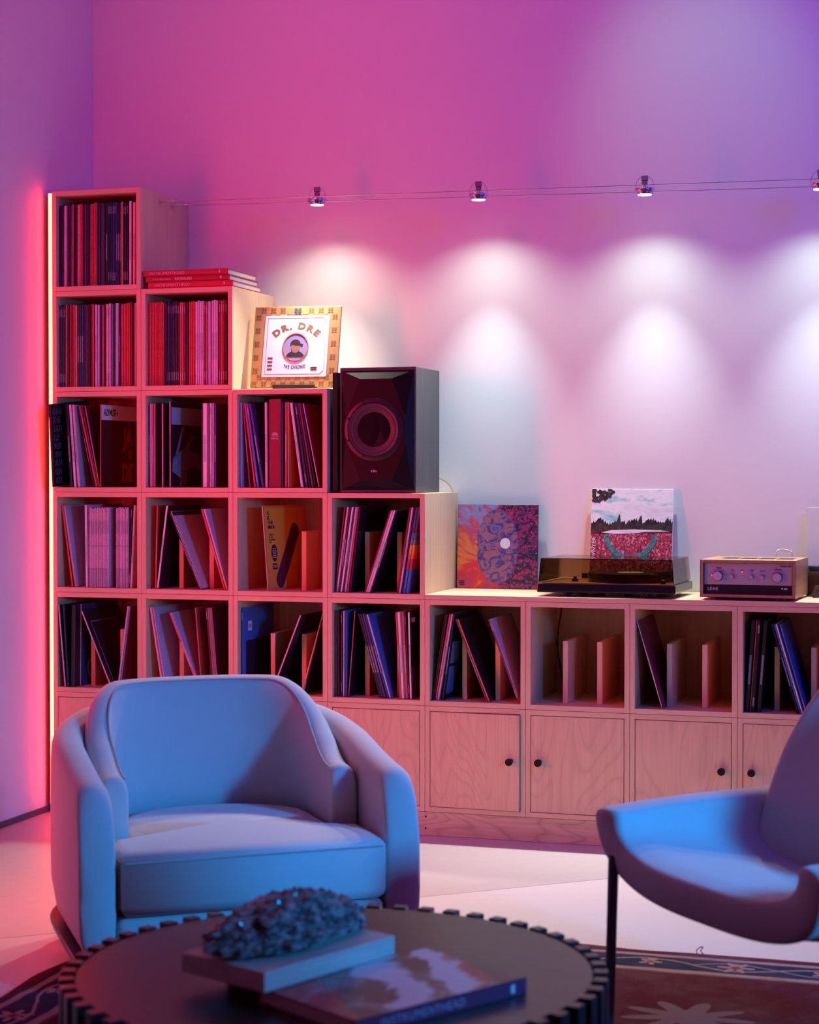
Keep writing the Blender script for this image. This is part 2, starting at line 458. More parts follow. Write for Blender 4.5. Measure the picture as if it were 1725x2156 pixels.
# ------------------------------------------------------------------ records
PAL = {'k': ((.012, .012, .015), 'black'), 'd': ((.05, .018, .025), 'dark maroon'), 'm': ((.20, .03, .045), 'maroon'),
       'r': ((.66, .06, .05), 'red'), 'o': ((.74, .24, .07), 'orange'), 'w': ((.80, .76, .77), 'white'),
       'p': ((.74, .50, .58), 'pale pink'), 'l': ((.56, .50, .72), 'lilac'), 'b': ((.03, .04, .15), 'navy'),
       'B': ((.05, .15, .55), 'blue'), 'g': ((.22, .21, .24), 'grey'), 't': ((.60, .42, .22), 'tan')}
def sleeve_mat(code):
    c, n = PAL[code]
    return speckled('sleeve_' + n.replace(' ', '_'), c, 0.42, 0.2, 25)
def spine_mat(code, style):
    """card spine; style 1/2 carry a line of small print, 3/4 the broad bands of a magazine run"""
    if style == 0: return sleeve_mat(code)
    c, n = PAL[code]; nm = 'spine_%s_%d' % (n.replace(' ', '_'), style)
    if nm in MATS: return MATS[nm]
    m, g = newmat(nm, 0.42)
    x, y, z = g.xyz(g.coord('Generated'))
    light = sum(c) > 1.0
    ink = (.06, .03, .05) if light else (.62, .58, .60)
    if style in (1, 2):
        lo, hi = ((.30, .62) if style == 1 else (.06, .16))
        glyph = g.math('GREATER_THAN', g.noise(g.mapping(g.coord('Generated'), (3.0, 1, 70)), 3.0, 2), .5)
        band = g.math('MULTIPLY', g.math('GREATER_THAN', z, lo), g.math('LESS_THAN', z, hi))
        if style == 2: band = g.math('MAXIMUM', band, g.math('MULTIPLY', g.math('GREATER_THAN', z, .86), g.math('LESS_THAN', z, .95)))
        mid = g.math('LESS_THAN', g.math('ABSOLUTE', g.math('SUBTRACT', x, .5)), .26)
        face = g.math('LESS_THAN', y, .02)
        f = g.math('MULTIPLY', g.math('MULTIPLY', glyph, band), g.math('MULTIPLY', mid, face))
        g.l.new(g.mix(g.math('MULTIPLY', f, .8), c, ink), g.b.inputs['Base Color'])
    else:
        if style == 3:
            st = [(0, .55), (.015, .42), (.2, .5), (.215, .12), (.24, .95), (.50, .9), (.515, .25), (.53, .95), (.66, 1.0), (.67, .45), (.83, .5), (.84, 1.0), (.95, .6), (.965, 1.0)]
        else:
            st = [(0, .75), (.12, 1.0), (.42, .8), (.44, .62), (.46, .95), (.62, .78), (.64, 1.0), (.88, .7), (.9, .95)]
        sh = g.ramp(z, st, 'CONSTANT')
        fine = g.noise(g.mapping(g.coord('Generated'), (1.5, 1, 45)), 2.5, 2)
        sh = g.math('MULTIPLY', sh, g.math('MULTIPLY_ADD', fine, .35, .8))
        col = g.mix(sh, tuple(q * .12 for q in c), c)
        g.l.new(col, g.b.inputs['Base Color'])
    return m

rec_count = {}; last_rec = {}
def record(cell, xb, xt, wpx, code, style=0, cover=None, yf=.022, h=.313, name='record_sleeve', what=None, yaw=0, dep=.313, raw=False):
    """one sleeve standing in a cube: xb, xt = photo columns of the spine's foot and head"""
    c, r = cell
    x0, x1 = (c - 1) * UW + PT + .001, c * UW - PT - .002
    zf = row_z(r) + PT + .0008
    t = max(.0022, wpx * .00178)
    Xb, Xt = Xat(xb, yf, zf), Xat(xt, yf, zf + h)
    if not raw and yf > -.001:
        Xb = min(max(Xb, x0 + t * .6), x1 - t * .6); Xt = min(max(Xt, x0 + t * .6), x1 - t * .6)
    if raw: Xb = max(Xb, x0 + t * .6)
    # keep neighbours and dividers clear of each other
    if cell in last_rec and not raw:
        pb, pt, ptk = last_rec[cell]; gap = (t + ptk) / 2 * 1.07 + .0004
        Xb, Xt = max(Xb, pb + gap), max(Xt, pt + gap)
    if cell in DIV_CELLS and not raw:
        for k in (1, 2):
            if (cell, k) == ((3, 4), 1): continue
            xd = (c - 1) * UW + UW * k / 3; Xh = Xb + (Xt - Xb) * (.219 / h); lo, hi = min(Xb, Xh) - t * .56, max(Xb, Xh) + t * .56
            if lo < xd + PT/2 and hi > xd - PT/2:
                right, left = xd + PT/2 - lo + .0006, hi - (xd - PT/2) + .0006
                dlt = right if right <= left else -left
                if abs(dlt) < .02: Xb += dlt; Xt += dlt
                elif Xb > xd: Xt += (right) / .7
                else: Xt -= left / .7
    if not raw:
        Xb = min(Xb, x1 - t * .6); Xt = min(Xt, x1 - t * .6)
    last_rec[cell] = (Xb, Xt, t)
    beta = math.asin(max(-.6, min(.6, (Xt - Xb) / h)))
    m = MB().box(-t/2, t/2, 0, dep, 0, h, 0)
    o = m.build(name, [sleeve_mat(cover or code), spine_mat(code, style)], bevel=min(.0014, t * .34), segs=1)
    for p in o.data.polygons:
        if p.normal.y < -.9: p.material_index = 1
    o.location = (Xb, yf, zf + abs(sin(beta)) * t / 2)
    o.rotation_euler = (0, beta, yaw)
    k = rec_count[cell] = rec_count.get(cell, 0) + 1
    lean = '' if abs(beta) < .06 else (' leaning left' if beta < 0 else ' leaning right')
    kindw = what or ('magazine' if name == 'magazine' else 'record sleeve')
    tag(o, '%s %s%s, %s from left in %s' % (PAL[code][1], kindw, lean, ordw(k), CELL[cell]),
        'magazine' if name == 'magazine' else 'record', ('magazines in the ' if name == 'magazine' else 'records in the ') + CELL[cell])
    return o

def packed(cell, items, jit=1.0, h=.312, **kw):
    """a row of upright spines: (left column, right column, codes, style)"""
    for a, b, codes, style in items:
        w = (b - a) / len(codes); tl_ = random.uniform(-.5, .5) * jit
        for i, cd in enumerate(codes):
            x = a + (i + .5) * w
            record(cell, x, x + tl_, w * .85, cd, style, h=h + random.uniform(-.004, .003), yf=.018 + random.uniform(0, .006), **kw)

packed((1, 1), [(123, 134, 'kdd', 0), (134, 141, 'p', 0), (141, 151, 'mkm', 0), (151, 155, 'r', 0), (155, 161, 'kd', 0), (161, 174, 'rprr', 4),
                (174, 189, 'dmdd', 0), (189.5, 203.5, 'rrrr', 4), (204, 222, 'dddmk', 0), (222, 227, 'k', 1), (227, 244, 'kkbk', 2),
                (244, 255, 'bkd', 1), (255, 259, 'o', 0), (259, 270, 'kkk', 2), (271, 277, 'w', 1), (277, 279, 'd', 0), (279, 285, 'p', 1)])
packed((1, 2), [(122, 137, 'dddd', 2), (137.5, 141, 'o', 0), (141, 146, 'd', 0), (146, 150, 'r', 0), (150, 154, 'm', 0), (154, 158, 'r', 0), (158, 163, 'o', 0),
                (163, 176, 'bdb', 1), (176, 193, 'dmdm', 0), (193.5, 198, 'r', 0), (200, 204.5, 'w', 1), (204.5, 210, 'l', 0), (210, 214, 'k', 0),
                (214, 219, 'r', 0), (219, 223, 'd', 0), (223, 234, 'pp', 2), (234, 242, 'gk', 0), (242, 250, 'l', 0), (250, 254, 'k', 1), (254.5, 270, 'rrr', 4),
                (270, 279, 'rm', 0), (279, 282, 'd', 0), (282, 286, 'p', 0)])
packed((2, 2), [(312, 344.5, 'r' * 10, 4), (345, 352, 'dk', 0), (352, 377, 'bkbkkdk', 2), (378, 391, 'rrm', 2), (391, 396.5, 'k', 0), (397, 410, 'rrr', 4),
                (411, 429, 'wpwp', 1), (429, 437, 'mr', 2), (437.5, 444, 'l', 0), (445, 459, 'pwp', 1), (460, 478, 'mrmd', 2)])

# third row
c = (1, 3)
r1 = record(c, 112, 112, 5, 'k', 0, yf=-.045, raw=True, what='record sleeve'); r1.rotation_euler = (radians(5.0), 0, 0)
r1['label'] = 'black record sleeve with faint capitals jutting out past the light strip'
FAINT = speckled('faint_print', (.10, .08, .11), .5)
for i, s in enumerate(['ORAL', 'THE', 'EAST', 'LLE', 'REA', 'YIN', 'XUA', 'KIN', 'AYI']):
    lettering(s, .034, FAINT, r1, Matrix.Translation((.0046, .012 + .002 * (i % 3), .272 - i * .0325)) @ RIGHT, xscale=.95, bold=.0004)
record(c, 150, 140, 6, 'k', 1, yf=.0); record(c, 158, 147, 5, 'w', 1, yf=.004); record(c, 166, 153.5, 5, 'p', 1, yf=.004)
record(c, 198, 163, 3, 'k', 1); record(c, 203, 167, 4, 'r', 0); record(c, 206, 172, 3, 'm', 0); record(c, 208.5, 179, 3, 'o', 0, cover='m')
az = record(c, 212, 212, 3, 'r', 0, cover='k', yf=.012)
az['label'] = 'record sleeve with white title band lettered AZYMUTH above large red letters'
WB = MB().box(.0028, .0032, .001, .312, .255, .312).build('title_band', WHITE, az)
INK = mat('black_ink', (.012, .011, .014), .5); REDINK = mat('red_ink', (.45, .04, .03), .5)
lettering('AZYMUTH', .034, INK, az, Matrix.Translation((.0034, .020, .272)) @ RIGHT, xscale=.72, bold=.0006)
lettering('JA', .095, REDINK, az, Matrix.Translation((.0030, .190, .160)) @ RIGHT, xscale=.8, bold=.003)
lettering('IS', .045, REDINK, az, Matrix.Translation((.0030, .235, .112)) @ RIGHT, xscale=.7, bold=.002)
lettering('DE', .095, REDINK, az, Matrix.Translation((.0030, .175, .022)) @ RIGHT, xscale=.8, bold=.003)

c = (2, 3)
record(c, 311, 311, 3, 'b', 1); record(c, 315.5, 315.5, 3.5, 'l', 0); record(c, 320, 320, 4, 'r', 1); record(c, 326, 326, 3, 'p', 0, cover='m')
record(c, 342.5, 342, 3.5, 'p', 0, cover='m')
ar = record(c, 358.5, 358, 3.2, 'p', 1, cover='k', h=.322)
ar['label'] = 'record sleeve with white top band and grey brush strokes on its black cover'
MB().box(.0031, .0035, .006, .305, .235, .300).build('title_band', mat('pale_grey_print', (.55, .52, .60), .5), ar)
br = MB(); GREYINK = speckled('grey_brush_print', (.42, .40, .46), .5, .5, 60)
for pts in ([(.03, .10), (.10, .225), (.125, .232), (.06, .12)], [(.10, .12), (.19, .20), (.21, .19), (.13, .12)],
            [(.01, .06), (.02, .11), (.12, .15), (.26, .12), (.30, .06), (.17, .075), (.10, .03)], [(.08, .004), (.10, .055), (.14, .06), (.15, .02), (.12, .004)]):
    k = len(pts)
    br.add([(.0032, y, z) for y, z in pts] + [(.0036, y, z) for y, z in pts], [tuple(range(k)), tuple(range(k, 2*k))] + [(i, (i+1) % k, (i+1) % k + k, i + k) for i in range(k)])
br.build('brush_print', GREYINK, ar)
record(c, 425.5, 425.5, 2.5, 'k', 0); record(c, 431.5, 431.5, 9, 'w', 1); record(c, 438, 438, 3, 'g', 0)
record(c, 443.5, 443.5, 4.5, 'p', 2); record(c, 448.5, 448.5, 3.5, 'l', 1); record(c, 453, 453, 4, 'b', 1, cover='d')

c = (3, 3)
record(c, 507.5, 504.5, 4.5, 'l', 0); record(c, 526, 509, 3, 'm', 1); record(c, 537, 513.5, 4, 'r', 0); record(c, 543, 519, 5, 'B', 2); record(c, 553.5, 526, 5, 'b', 1)
record(c, 561, 559.5, 5, 'p', 1)
bx = record(c, 579, 579, 26, 'm', 0, h=.325, what='boxed record set'); bx['label'] = 'wide dark red boxed record set with round emblem on its spine'
PINKP = mat('pale_pink_print', (.78, .55, .60), .5)
em = MB()
for k in range(5):
    rr = .012 - .002 * k
    em.tube([(rr * cos(t), -.0006, .190 + rr * sin(t)) for t in [pi * .08 + pi * .84 * j / 10 for j in range(11)]], .0007, 5)
em.box(-.013, .013, -.0011, -.0002, .188, .1895)
em.build('emblem', PINKP, bx)
MB().tube([(-.014 + .028 * j / 40, -.0006, .180 + .0035 * sin(j * .95) - .001 * (j % 7 == 0)) for j in range(41)], .0006, 5).build('emblem_script', PINKP, bx)
record(c, 594, 593.5, 3, 'b', 0); record(c, 602, 602, 4, 'r', 1); record(c, 607, 606.5, 2.5, 'p', 0, cover='o')
record(c, 636, 612.5, 5, 'w', 1); record(c, 646, 622, 5, 'k', 2); record(c, 652, 626, 3, 'k', 0); record(c, 658, 629.5, 4, 'm', 0); record(c, 664, 633, 3, 'k', 0); record(c, 672, 638.5, 3, 'p', 0, cover='m')

# fourth row
c = (1, 4)
record(c, 152, 125, 4, 'r', 0, yf=.03); record(c, 159, 129.5, 4, 'o', 0, cover='l', yf=.03)
record(c, 182.5, 180, 4.5, 'w', 1)
packed(c, [(186, 229, 'p' * 17, 3)], .3, h=.302, name='magazine')
record(c, 237.5, 238, 10, 'b', 0, cover='B', yf=.06, h=.300, what='thick record box')
packed(c, [(244, 270, 'p' * 10, 3)], .3, h=.302, name='magazine')
record(c, 272, 277, 3, 'k', 2); record(c, 275.5, 283.5, 4.5, 'p', 1)
c = (2, 4)
record(c, 327.5, 331, 3, 'r', 1); record(c, 332, 352, 5, 'w', 1, cover='k')
record(c, 420, 357, 3, 'k', 1); record(c, 424.5, 361.5, 4, 'p', 1); record(c, 430, 367, 3, 'd', 0, cover='d')
record(c, 473, 424.5, 4, 'r', 1); record(c, 478, 429.5, 4, 'p', 0, cover='l')
c = (3, 4)
bn = record(c, 564, 551, 2.4, 'p', 1, cover='o', yaw=radians(-9), raw=True)
bn['label'] = "yellow record sleeve lettered I'LL BE YOUR MIRROR, alone in third cube of fourth row"
YEL = speckled('yellow_print', (.72, .40, .05), .45, .1, 12)
MB().box(.0023, .0027, .010, .304, .010, .304).build('cover_print', YEL, bn)
for i, s in enumerate(["I'LL", 'BE', 'YOUR', 'MIRROR']):
    lettering(s, .0185, INK, bn, Matrix.Translation((.0029, .026, .279 - i * .0172)) @ RIGHT, xscale=.72, bold=.0005)
MB().box(.0027, .0030, .028, .070, .214, .2165).build('rule_print', mat('rose_rule', (.7, .2, .25), .5), bn)
for i, s in enumerate(['A TRIBUTE TO', 'THE VELVET', 'UNDERGROUND', '& NICO']):
    lettering(s, .0080, INK, bn, Matrix.Translation((.0029, .028, .202 - i * .0092)) @ RIGHT, xscale=.75)
ov = [(.062 + .022 * cos(2*pi*k/28), .137 + .032 * sin(2*pi*k/28)) for k in range(28)]
MB().add([(.0027, y, z) for y, z in ov] + [(.0030, y, z) for y, z in ov], [tuple(range(28)), tuple(range(28, 56))] + [(i, (i+1) % 28, (i+1) % 28 + 28, i + 28) for i in range(28)]).build('oval_sticker', INK, bn)
MB().box(.0027, .0030, .044, .078, .076, .098).build('box_sticker', INK, bn)
sm = MB()
sm2 = MB()
for i in range(6): sm.box(.0030, .0032, .062 - .010 - .003 * (i % 3), .062 + .010 + .003 * (i % 3), .152 - i * .0065, .1545 - i * .0065)
for i in range(2): sm2.box(.0030, .0032, .048, .074, .089 - i * .006, .092 - i * .006)
tag(sm.build('oval_sticker_print', mat('pale_print', (.6, .55, .62), .5), bn), kind='stuff'); tag(sm2.build('box_sticker_print', mat('pale_print'), bn), kind='stuff')
bar = MB(); P0, P1 = Vector((.095, .035)), Vector((.225, .215)); dv = (P1 - P0).normalized(); nv = Vector((-dv.y, dv.x)); ol = []
for k in range(13): a = pi/2 + pi * k / 12; ol.append(P0 + (nv * sin(a) * .03 + dv * cos(a) * .03))
for k in range(13): a = -pi/2 + pi * k / 12; ol.append(P1 + (nv * sin(a) * .03 + dv * cos(a) * .03))
k = len(ol)
bar.add([(.0027, p.x, p.y) for p in ol] + [(.0030, p.x, p.y) for p in ol], [tuple(range(k)), tuple(range(k, 2*k))] + [(i, (i+1) % k, (i+1) % k + k, i + k) for i in range(k)])
bar.build('plain_bar_print', mat('plum_print', (.07, .015, .06), .5), bn)

c = (4, 4)
for xb, xt, w, cd, st in ((703, 726, 3, 'm', 0), (708, 732.5, 4, 'p', 1), (713, 737, 4, 'd', 1), (718, 742.5, 4, 'w', 1), (723, 745, 3, 'd', 1), (727, 748, 4, 'l', 0), (732, 751, 3, 'r', 0), (737, 754.5, 4, 'k', 0)):
    record(c, xb, xt, w, cd, st)
for xb, xt, w, cd, st in ((767, 821, 3, 'm', 0), (771.5, 826, 4, 'p', 1), (776.5, 831, 4, 'w', 1), (781, 835, 3, 'k', 1)): record(c, xb, xt, w, cd, st)
record(c, 833, 860, 4, 'm', 0); record(c, 840, 867, 4, 'p', 1); record(c, 845, 871, 3.5, 'k', 0)
def rainbow():
    m, g = newmat('rainbow_sleeve', .42)
    x, y, z = g.xyz(g.coord('Generated'))
    col = g.ramp(z, [(0, (.05, .22, .5)), (.27, (.05, .22, .5)), (.28, (.5, .05, .08)), (.40, (.75, .2, .06)), (.46, (.8, .36, .08)), (.56, (.2, .3, .3)), (.62, (.06, .2, .42)), (.70, (.12, .03, .12)), (.76, (.05, .12, .3))], 'CONSTANT')
    g.l.new(col, g.b.inputs['Base Color']); return m
RB = rainbow()
for xb, xt in ((850, 876), (857, 880.5)):
    o = record(c, xb, xt, 5, 'B', 0); o.data.materials[0] = RB; o.data.materials[1] = RB
    o['label'] = o['label'].replace('blue', 'rainbow banded')

# lowest open row
c = (1, 5)
record(c, 137.5, 119.5, 4, 'l', 0, cover='k', yf=.0); record(c, 143, 133, 4, 'k', 0, yf=.0); record(c, 153, 154.5, 9, 'k', 0, yf=.01)
o5 = record(c, 160, 165, 3, 'l', 1, cover='b', yf=.05)
lettering('O', .10, mat('lilac_print', (.4, .36, .55), .5), o5, Matrix.Translation((.0030, .05, .03)) @ RIGHT, xscale=.7)
pb = record(c, 234.5, 172, 4, 'p', 1, cover='k')
fr = MB()
for a in ((.030, .300, .265, .268), (.030, .033, .02, .268)): fr.box(.0037, .0040, *a)
fr.build('cover_frame_print', mat('slate_print', (.25, .25, .36), .5), pb)
record(c, 248, 269, 4, 'l', 0); record(c, 253, 273, 4, 'g', 0, cover='m')
c = (2, 5)
record(c, 343, 316.5, 4, 'p', 0); record(c, 348, 320.5, 4, 'r', 0, cover='l')
record(c, 421, 358, 5, 'r', 1, cover='l')
for xb, xt, w, cd in ((434, 420.5, 3, 'r'), (438.5, 424.5, 4, 'k'), (443, 428, 3, 'r'), (448, 432, 4, 'g'), (455, 437.5, 3, 'r')): record(c, xb, xt, w, cd, 0 if cd != 'k' else 2, cover='d' if xb > 450 else None)
c = (3, 5)
bl = record(c, 506, 505, 4, 'b', 2, cover='B', yf=.03)
bl['label'] = 'blue record sleeve with white price sticker, first in third cube of lowest open row'
MB().box(.0038, .0041, .050, .088, .225, .262).build('price_sticker', WHITE, bl)
lettering('$20', .018, mat('violet_ink', (.2, .06, .35), .5), bl, Matrix.Translation((.0043, .055, .238)) @ RIGHT)
MB().box(.0038, .0041, .03, .30, .02, .19).build('dark_print', speckled('dark_blue_print', (.012, .02, .05), .5, .8, 18), bl)
record(c, 571.5, 633, 4, 'p', 0, cover='k')
record(c, 628, 675, 3.5, 't', 2); record(c, 632, 678.5, 3, 'k', 2)
c = (4, 5)
re_ = record(c, 707, 706, 5, 'm', 0)
for xb, xt, w, cd, st in ((713, 712.5, 4, 'k', 0), (719, 719, 3, 'd', 2), (723.5, 724, 3, 'l', 1), (728.5, 727.5, 4, 'b', 0)): record(c, xb, xt, w, cd, st, cover='B' if cd == 'b' else None)
record(c, 734.5, 747.5, 2.5, 'r', 1, cover='k')
for xb, xt, w, cd, cv in ((797, 751, 4, 'k', None), (803, 756, 4, 'd', None), (810, 762, 5, 'b', None), (817, 768.5, 4, 'b', None), (822.5, 774, 4, 'l', 'B')): record(c, xb, xt, w, cd, 1, cover=cv)
record(c, 833, 824, 4, 'r', 1); record(c, 841, 831, 5, 'w', 1); record(c, 845.5, 836, 2.5, 'g', 0); record(c, 850, 842.5, 5, 'r', 1); record(c, 855.5, 850, 3, 'd', 2)
sa = record(c, 862, 861, 4.5, 'w', 1, cover='k')
lettering('SAM', .024, WHITE, sa, Matrix.Translation((.0043, .015, .275)) @ RIGHT)
MB().box(.0042, .0045, .0, .20, .0, .115).build('lower_print', speckled('charcoal_print', (.10, .09, .11), .5, .6, 30), sa)
c = (5, 5)
for xb, xt, w, cd, st in ((911, 938, 2.5, 'k', 0), (914.5, 941, 3, 'd', 0), (918, 948, 4, 'r', 1), (922.5, 951, 3.5, 'l', 1), (932, 955, 3.5, 'k', 1)): o = record(c, xb, xt, w, cd, st)
MB().box(.0034, .0037, .02, .13, .02, .12).box(.0034, .0037, .02, .13, .13, .21).build('panel_print', mat('steel_blue_print', (.16, .2, .38), .5), o)
record(c, 1026, 959.5, 3.5, 'm', 1, cover='k'); record(c, 1030.5, 963, 3.5, 'o', 1, cover='k')
record(c, 1093, 1030, 5, 'm', 2, cover='l')
c = (7, 5)
record(c, 1395, 1341.5, 2.5, 'w', 0, cover='m'); record(c, 1398.5, 1346, 2.5, 'k', 1, cover='m')
c = (8, 5)
for xb, xt, w, cd, st in ((1573, 1587, 7, 'k', 1), (1580, 1594.5, 2, 'r', 0), (1585, 1599, 6, 'k', 2), (1598, 1613, 7, 'k', 1)): record(c, xb, xt, w, cd, st)
for xb, xt, w, cd, st in ((1681, 1626, 4, 'k', 1), (1686, 1631, 3, 'B', 0), (1690.5, 1635, 3, 'w', 1), (1694, 1639, 3, 'k', 0), (1698, 1643, 3, 'B', 2)): record(c, xb, xt, w, cd, st)

# black flex hanging inside the empty sixth cube
cb = MB().tube([(Xat(1180, .30, 1.0) + dx, .30 + dy, row_z(5) + PT + z) for dx, dy, z in
                ((0, .02, .343), (.0, .02, .31), (-.006, .0, .25), (-.010, -.01, .19), (-.004, 0, .13), (.008, .0, .07), (.014, .01, .02), (.018, .03, .0045), (.03, .06, .0045))], .0036, 8)
cb.cyl((Xat(1180, .30, 1.0) - .01, .29, row_z(5) + PT + .185), (Xat(1180, .30, 1.0) - .01, .29, row_z(5) + PT + .20), .006, 10)
tag(cb.build('power_flex', BLACK, smooth=True), 'black power flex hanging inside the empty cube under the turntable', 'flex')

# ------------------------------------------------------------------ stacked red books
REDB = [speckled('book_cloth_bright_red', (.62, .03, .04), .5, .15, 60), speckled('book_cloth_deep_red', (.40, .02, .04), .5, .15, 60), speckled('book_cloth_red', (.50, .03, .04), .5, .15, 60)]
zb = row_z(1) + .0006
BT = mat('book_foil', (.78, .45, .45), .4)
for i, (xa, xb_, th, txt, lab) in enumerate(((312, 490, .0225, ('INSTRUMENTHEAD', ''), 'red hardback book at the bottom of the stack of three'),
                                             (307, 483, .0215, ('INSTRUMENTHEAD', 'REVEALED'), 'deep red hardback book lettered REVEALED in the middle of the stack'),
                                             (301, 480, .0225, ('INSTRUMENTHEAD', ''), 'bright red hardback book on top of the stack of three'))):
    yf = .004 + .004 * i
    x0, x1 = Xat(xa, yf, zb), Xat(xb_, yf, zb); w = x1 - x0; dp = .285
    x0 = max(x0, UW + .004); 
    b = empty('hardback_book', (x0, yf, zb), 0, lab, 'book', 'stacked red books')
    w = x1 - x0
    cv = MB().box(0, w, .004, dp, 0, .0028).box(0, w, .004, dp, th - .0028, th)
    m_ = [(.0, th/2)]
    sp = [(0.006 - .006 * cos(pi * k / 8 - pi/2), th/2 + th/2 * sin(pi * k / 8 - pi/2)) for k in range(9)]
    cv.add([(0, y, z) for y, z in sp] + [(w, y, z) for y, z in sp], [(k, k+1, k+10, k+9) for k in range(8)] + [tuple(range(9)), tuple(reversed(range(9, 18)))])
    cv.build('cover', REDB[i], b, smooth=True)
    MB().box(.004, w - .004, .006, dp - .005, .0026, th - .0026).build('page_block', PAPER, b)
    if i == 1:
        lettering('INSTRUMENTHEAD', .0085, BT, b, Matrix.Translation((.028, -.0006, .0075)) @ FRONT)
        lettering('REVEALED', .0145, BT, b, Matrix.Translation((.118, -.0006, .0058)) @ FRONT, bold=.0003, spacing=1.05)
    else:
        lettering('INSTRUMENTHEAD', .0150, BT, b, Matrix.Translation((.026, -.0006, .0062)) @ FRONT, spacing=1.12, xscale=1.0)
    MB().box(w - .036, w - .031, -.0012, .0002, .007, th - .005).build('spine_mark', BT, b)
    zb += th + .0005

# ------------------------------------------------------------------ record sleeve with gold border on a small stand
zs = row_z(2)
gl = empty('display_record', (.942, .092, zs + .010), radians(7), 'record sleeve with gold patterned border and white lettered centre on black stand', 'record')
tilt = Matrix.Rotation(radians(-16.5), 4, 'X')
GW, GH = .330, .318
GOLD, g = newmat('gold_card', .42, metal=.35)
n_ = g.noise(g.mapping(g.coord(), (1, 1, 9)), 6, 3)
g.l.new(g.mix(n_, (.40, .285, .10), (.52, .38, .15)), g.b.inputs['Base Color'])
GOLD2 = mat('gold_card_leaf', (.25, .165, .045), .45, .45)
def T(x, z, y=0): return tilt @ Matrix.Translation((x, y, z))
MB().box(-GW/2, GW/2, 0, .013, 0, GH, 0, tilt).build('slipcase', GOLD, gl, bevel=.0012)
def leafset(mb, x, z, s, M, y=-.0004):
    for sx in (-1, 1):
        for a, dz in ((35, .35), (90 - 62, -.25), (-20, -.75)):
            for q in (0,):
                L, wd = s * .62, s * .19
                ca, sa = cos(radians(a)), sin(radians(a))
                pts = []
                for k in range(8):
                    t = 2 * pi * k / 8; u = L/2 + L/2 * cos(t); v = wd * sin(t) * (1 - .3 * cos(t))
                    pts.append((x + sx * (u * ca - v * sa + s * .04), z + dz * s * .55 + u * sa + v * ca))
                k = len(pts)
                mb.add([(p, y, r) for p, r in pts], [tuple(range(k))], 0, M)
lf = MB(); st = .041
for i in range(9):
    for j in range(12):
        x = -GW/2 + .016 + i * .0365 + (.018 if j % 2 else 0); z = .012 + j * .0265
        if x > GW/2 - .012 or z > GH - .012: continue
        if abs(x) < .140 and .048 < z < GH - .060: continue
        if abs(x) < .05 and z > GH - .045: continue
        leafset(lf, x, z, .017, tilt)
o = lf.build('leaf_pattern_print', GOLD2, gl); tag(o, kind='stuff')
MB().box(-.123, .123, -.0012, -.0002, .040, .040 + .242, 0, tilt).build('white_panel', WHITE, gl)
SLATE = mat('slate_ink', (.05, .06, .085), .55); BRZ = mat('bronze_ink', (.17, .10, .045), .5); NAVY = mat('navy_ink', (.02, .06, .25), .5)
lo = MB(); leafset(lo, 0, GH - .020, .024, tilt, -.0008); lo.build('emblem_print', SLATE, gl)
lettering('DEFINITIVE SOUND SERIES · ONE STEP', .0048, SLATE, gl, tilt @ Matrix.Translation((0, -.0006, GH - .034)) @ FRONT, align='CENTER')
# thin rule round the panel
ru = MB(); t_ = .0007
a0, a1, b0, b1 = -.112, .112, .050, .272
for box in ((a0, a1 - .014, b1 - t_, b1), (a0, a1 - .014, b0, b0 + t_), (a0, a0 + t_, b0, b1), (a1 - t_, a1, b0 + .014, b1 - .014)):
    ru.box(box[0], box[1], -.0016, -.0011, box[2], box[3], 0, tilt)
for sgn, zc0 in ((1, b1), (-1, b0)):
    ru.prism([(a1 - .014, zc0 - sgn * .0), (a1, zc0 - sgn * .014), (a1 - .0008, zc0 - sgn * .0145), (a1 - .0148, zc0 - sgn * .0005)], -.0016, -.0011, 0, tilt)
ru.build('rule_print', SLATE, gl)
def arc_text(txt, size, R, cx, cz, span, m, parent, sgn=1, bold=.0004, xs=1.0, name='lettering'):
    mb = MB(); n = len(txt); adv = []
    for ch in txt:
        if ch == ' ': adv.append(.45); continue
        if ch == '.': adv.append(.38); continue
        adv.append({'R': .82, 'D': .88, 'E': .76, 'I': .36, 'C': .8, 'H': .86, 'O': .9, 'N': .9, 'T': .8}.get(ch, .8))
    tot = sum(adv); a = 0
    for ch, w in zip(txt, adv):
        u = (a + w/2) / tot - .5; a += w
        if ch == ' ': continue
        ang = u * span
        vs, fs = text_mesh(ch, size, .0003, 'CENTER', bold, xs)
        M = tilt @ Matrix.Translation((cx + R * sin(ang), -.0014, cz + sgn * R * cos(ang))) @ Matrix.Rotation(ang * sgn, 4, 'Y') @ FRONT
        mb.add(vs, fs, 0, M)
    return tag(mb.build(name, m, parent), kind='stuff')
arc_text('DR. DRE', .034, .108, 0, .122, radians(96), BRZ, gl, 1, .0016, 1.15, name='title_lettering')
arc_text('THE CHRONIC', .0175, .20, 0, .272, radians(25), NAVY, gl, -1, .0006, .62, name='subtitle_lettering')
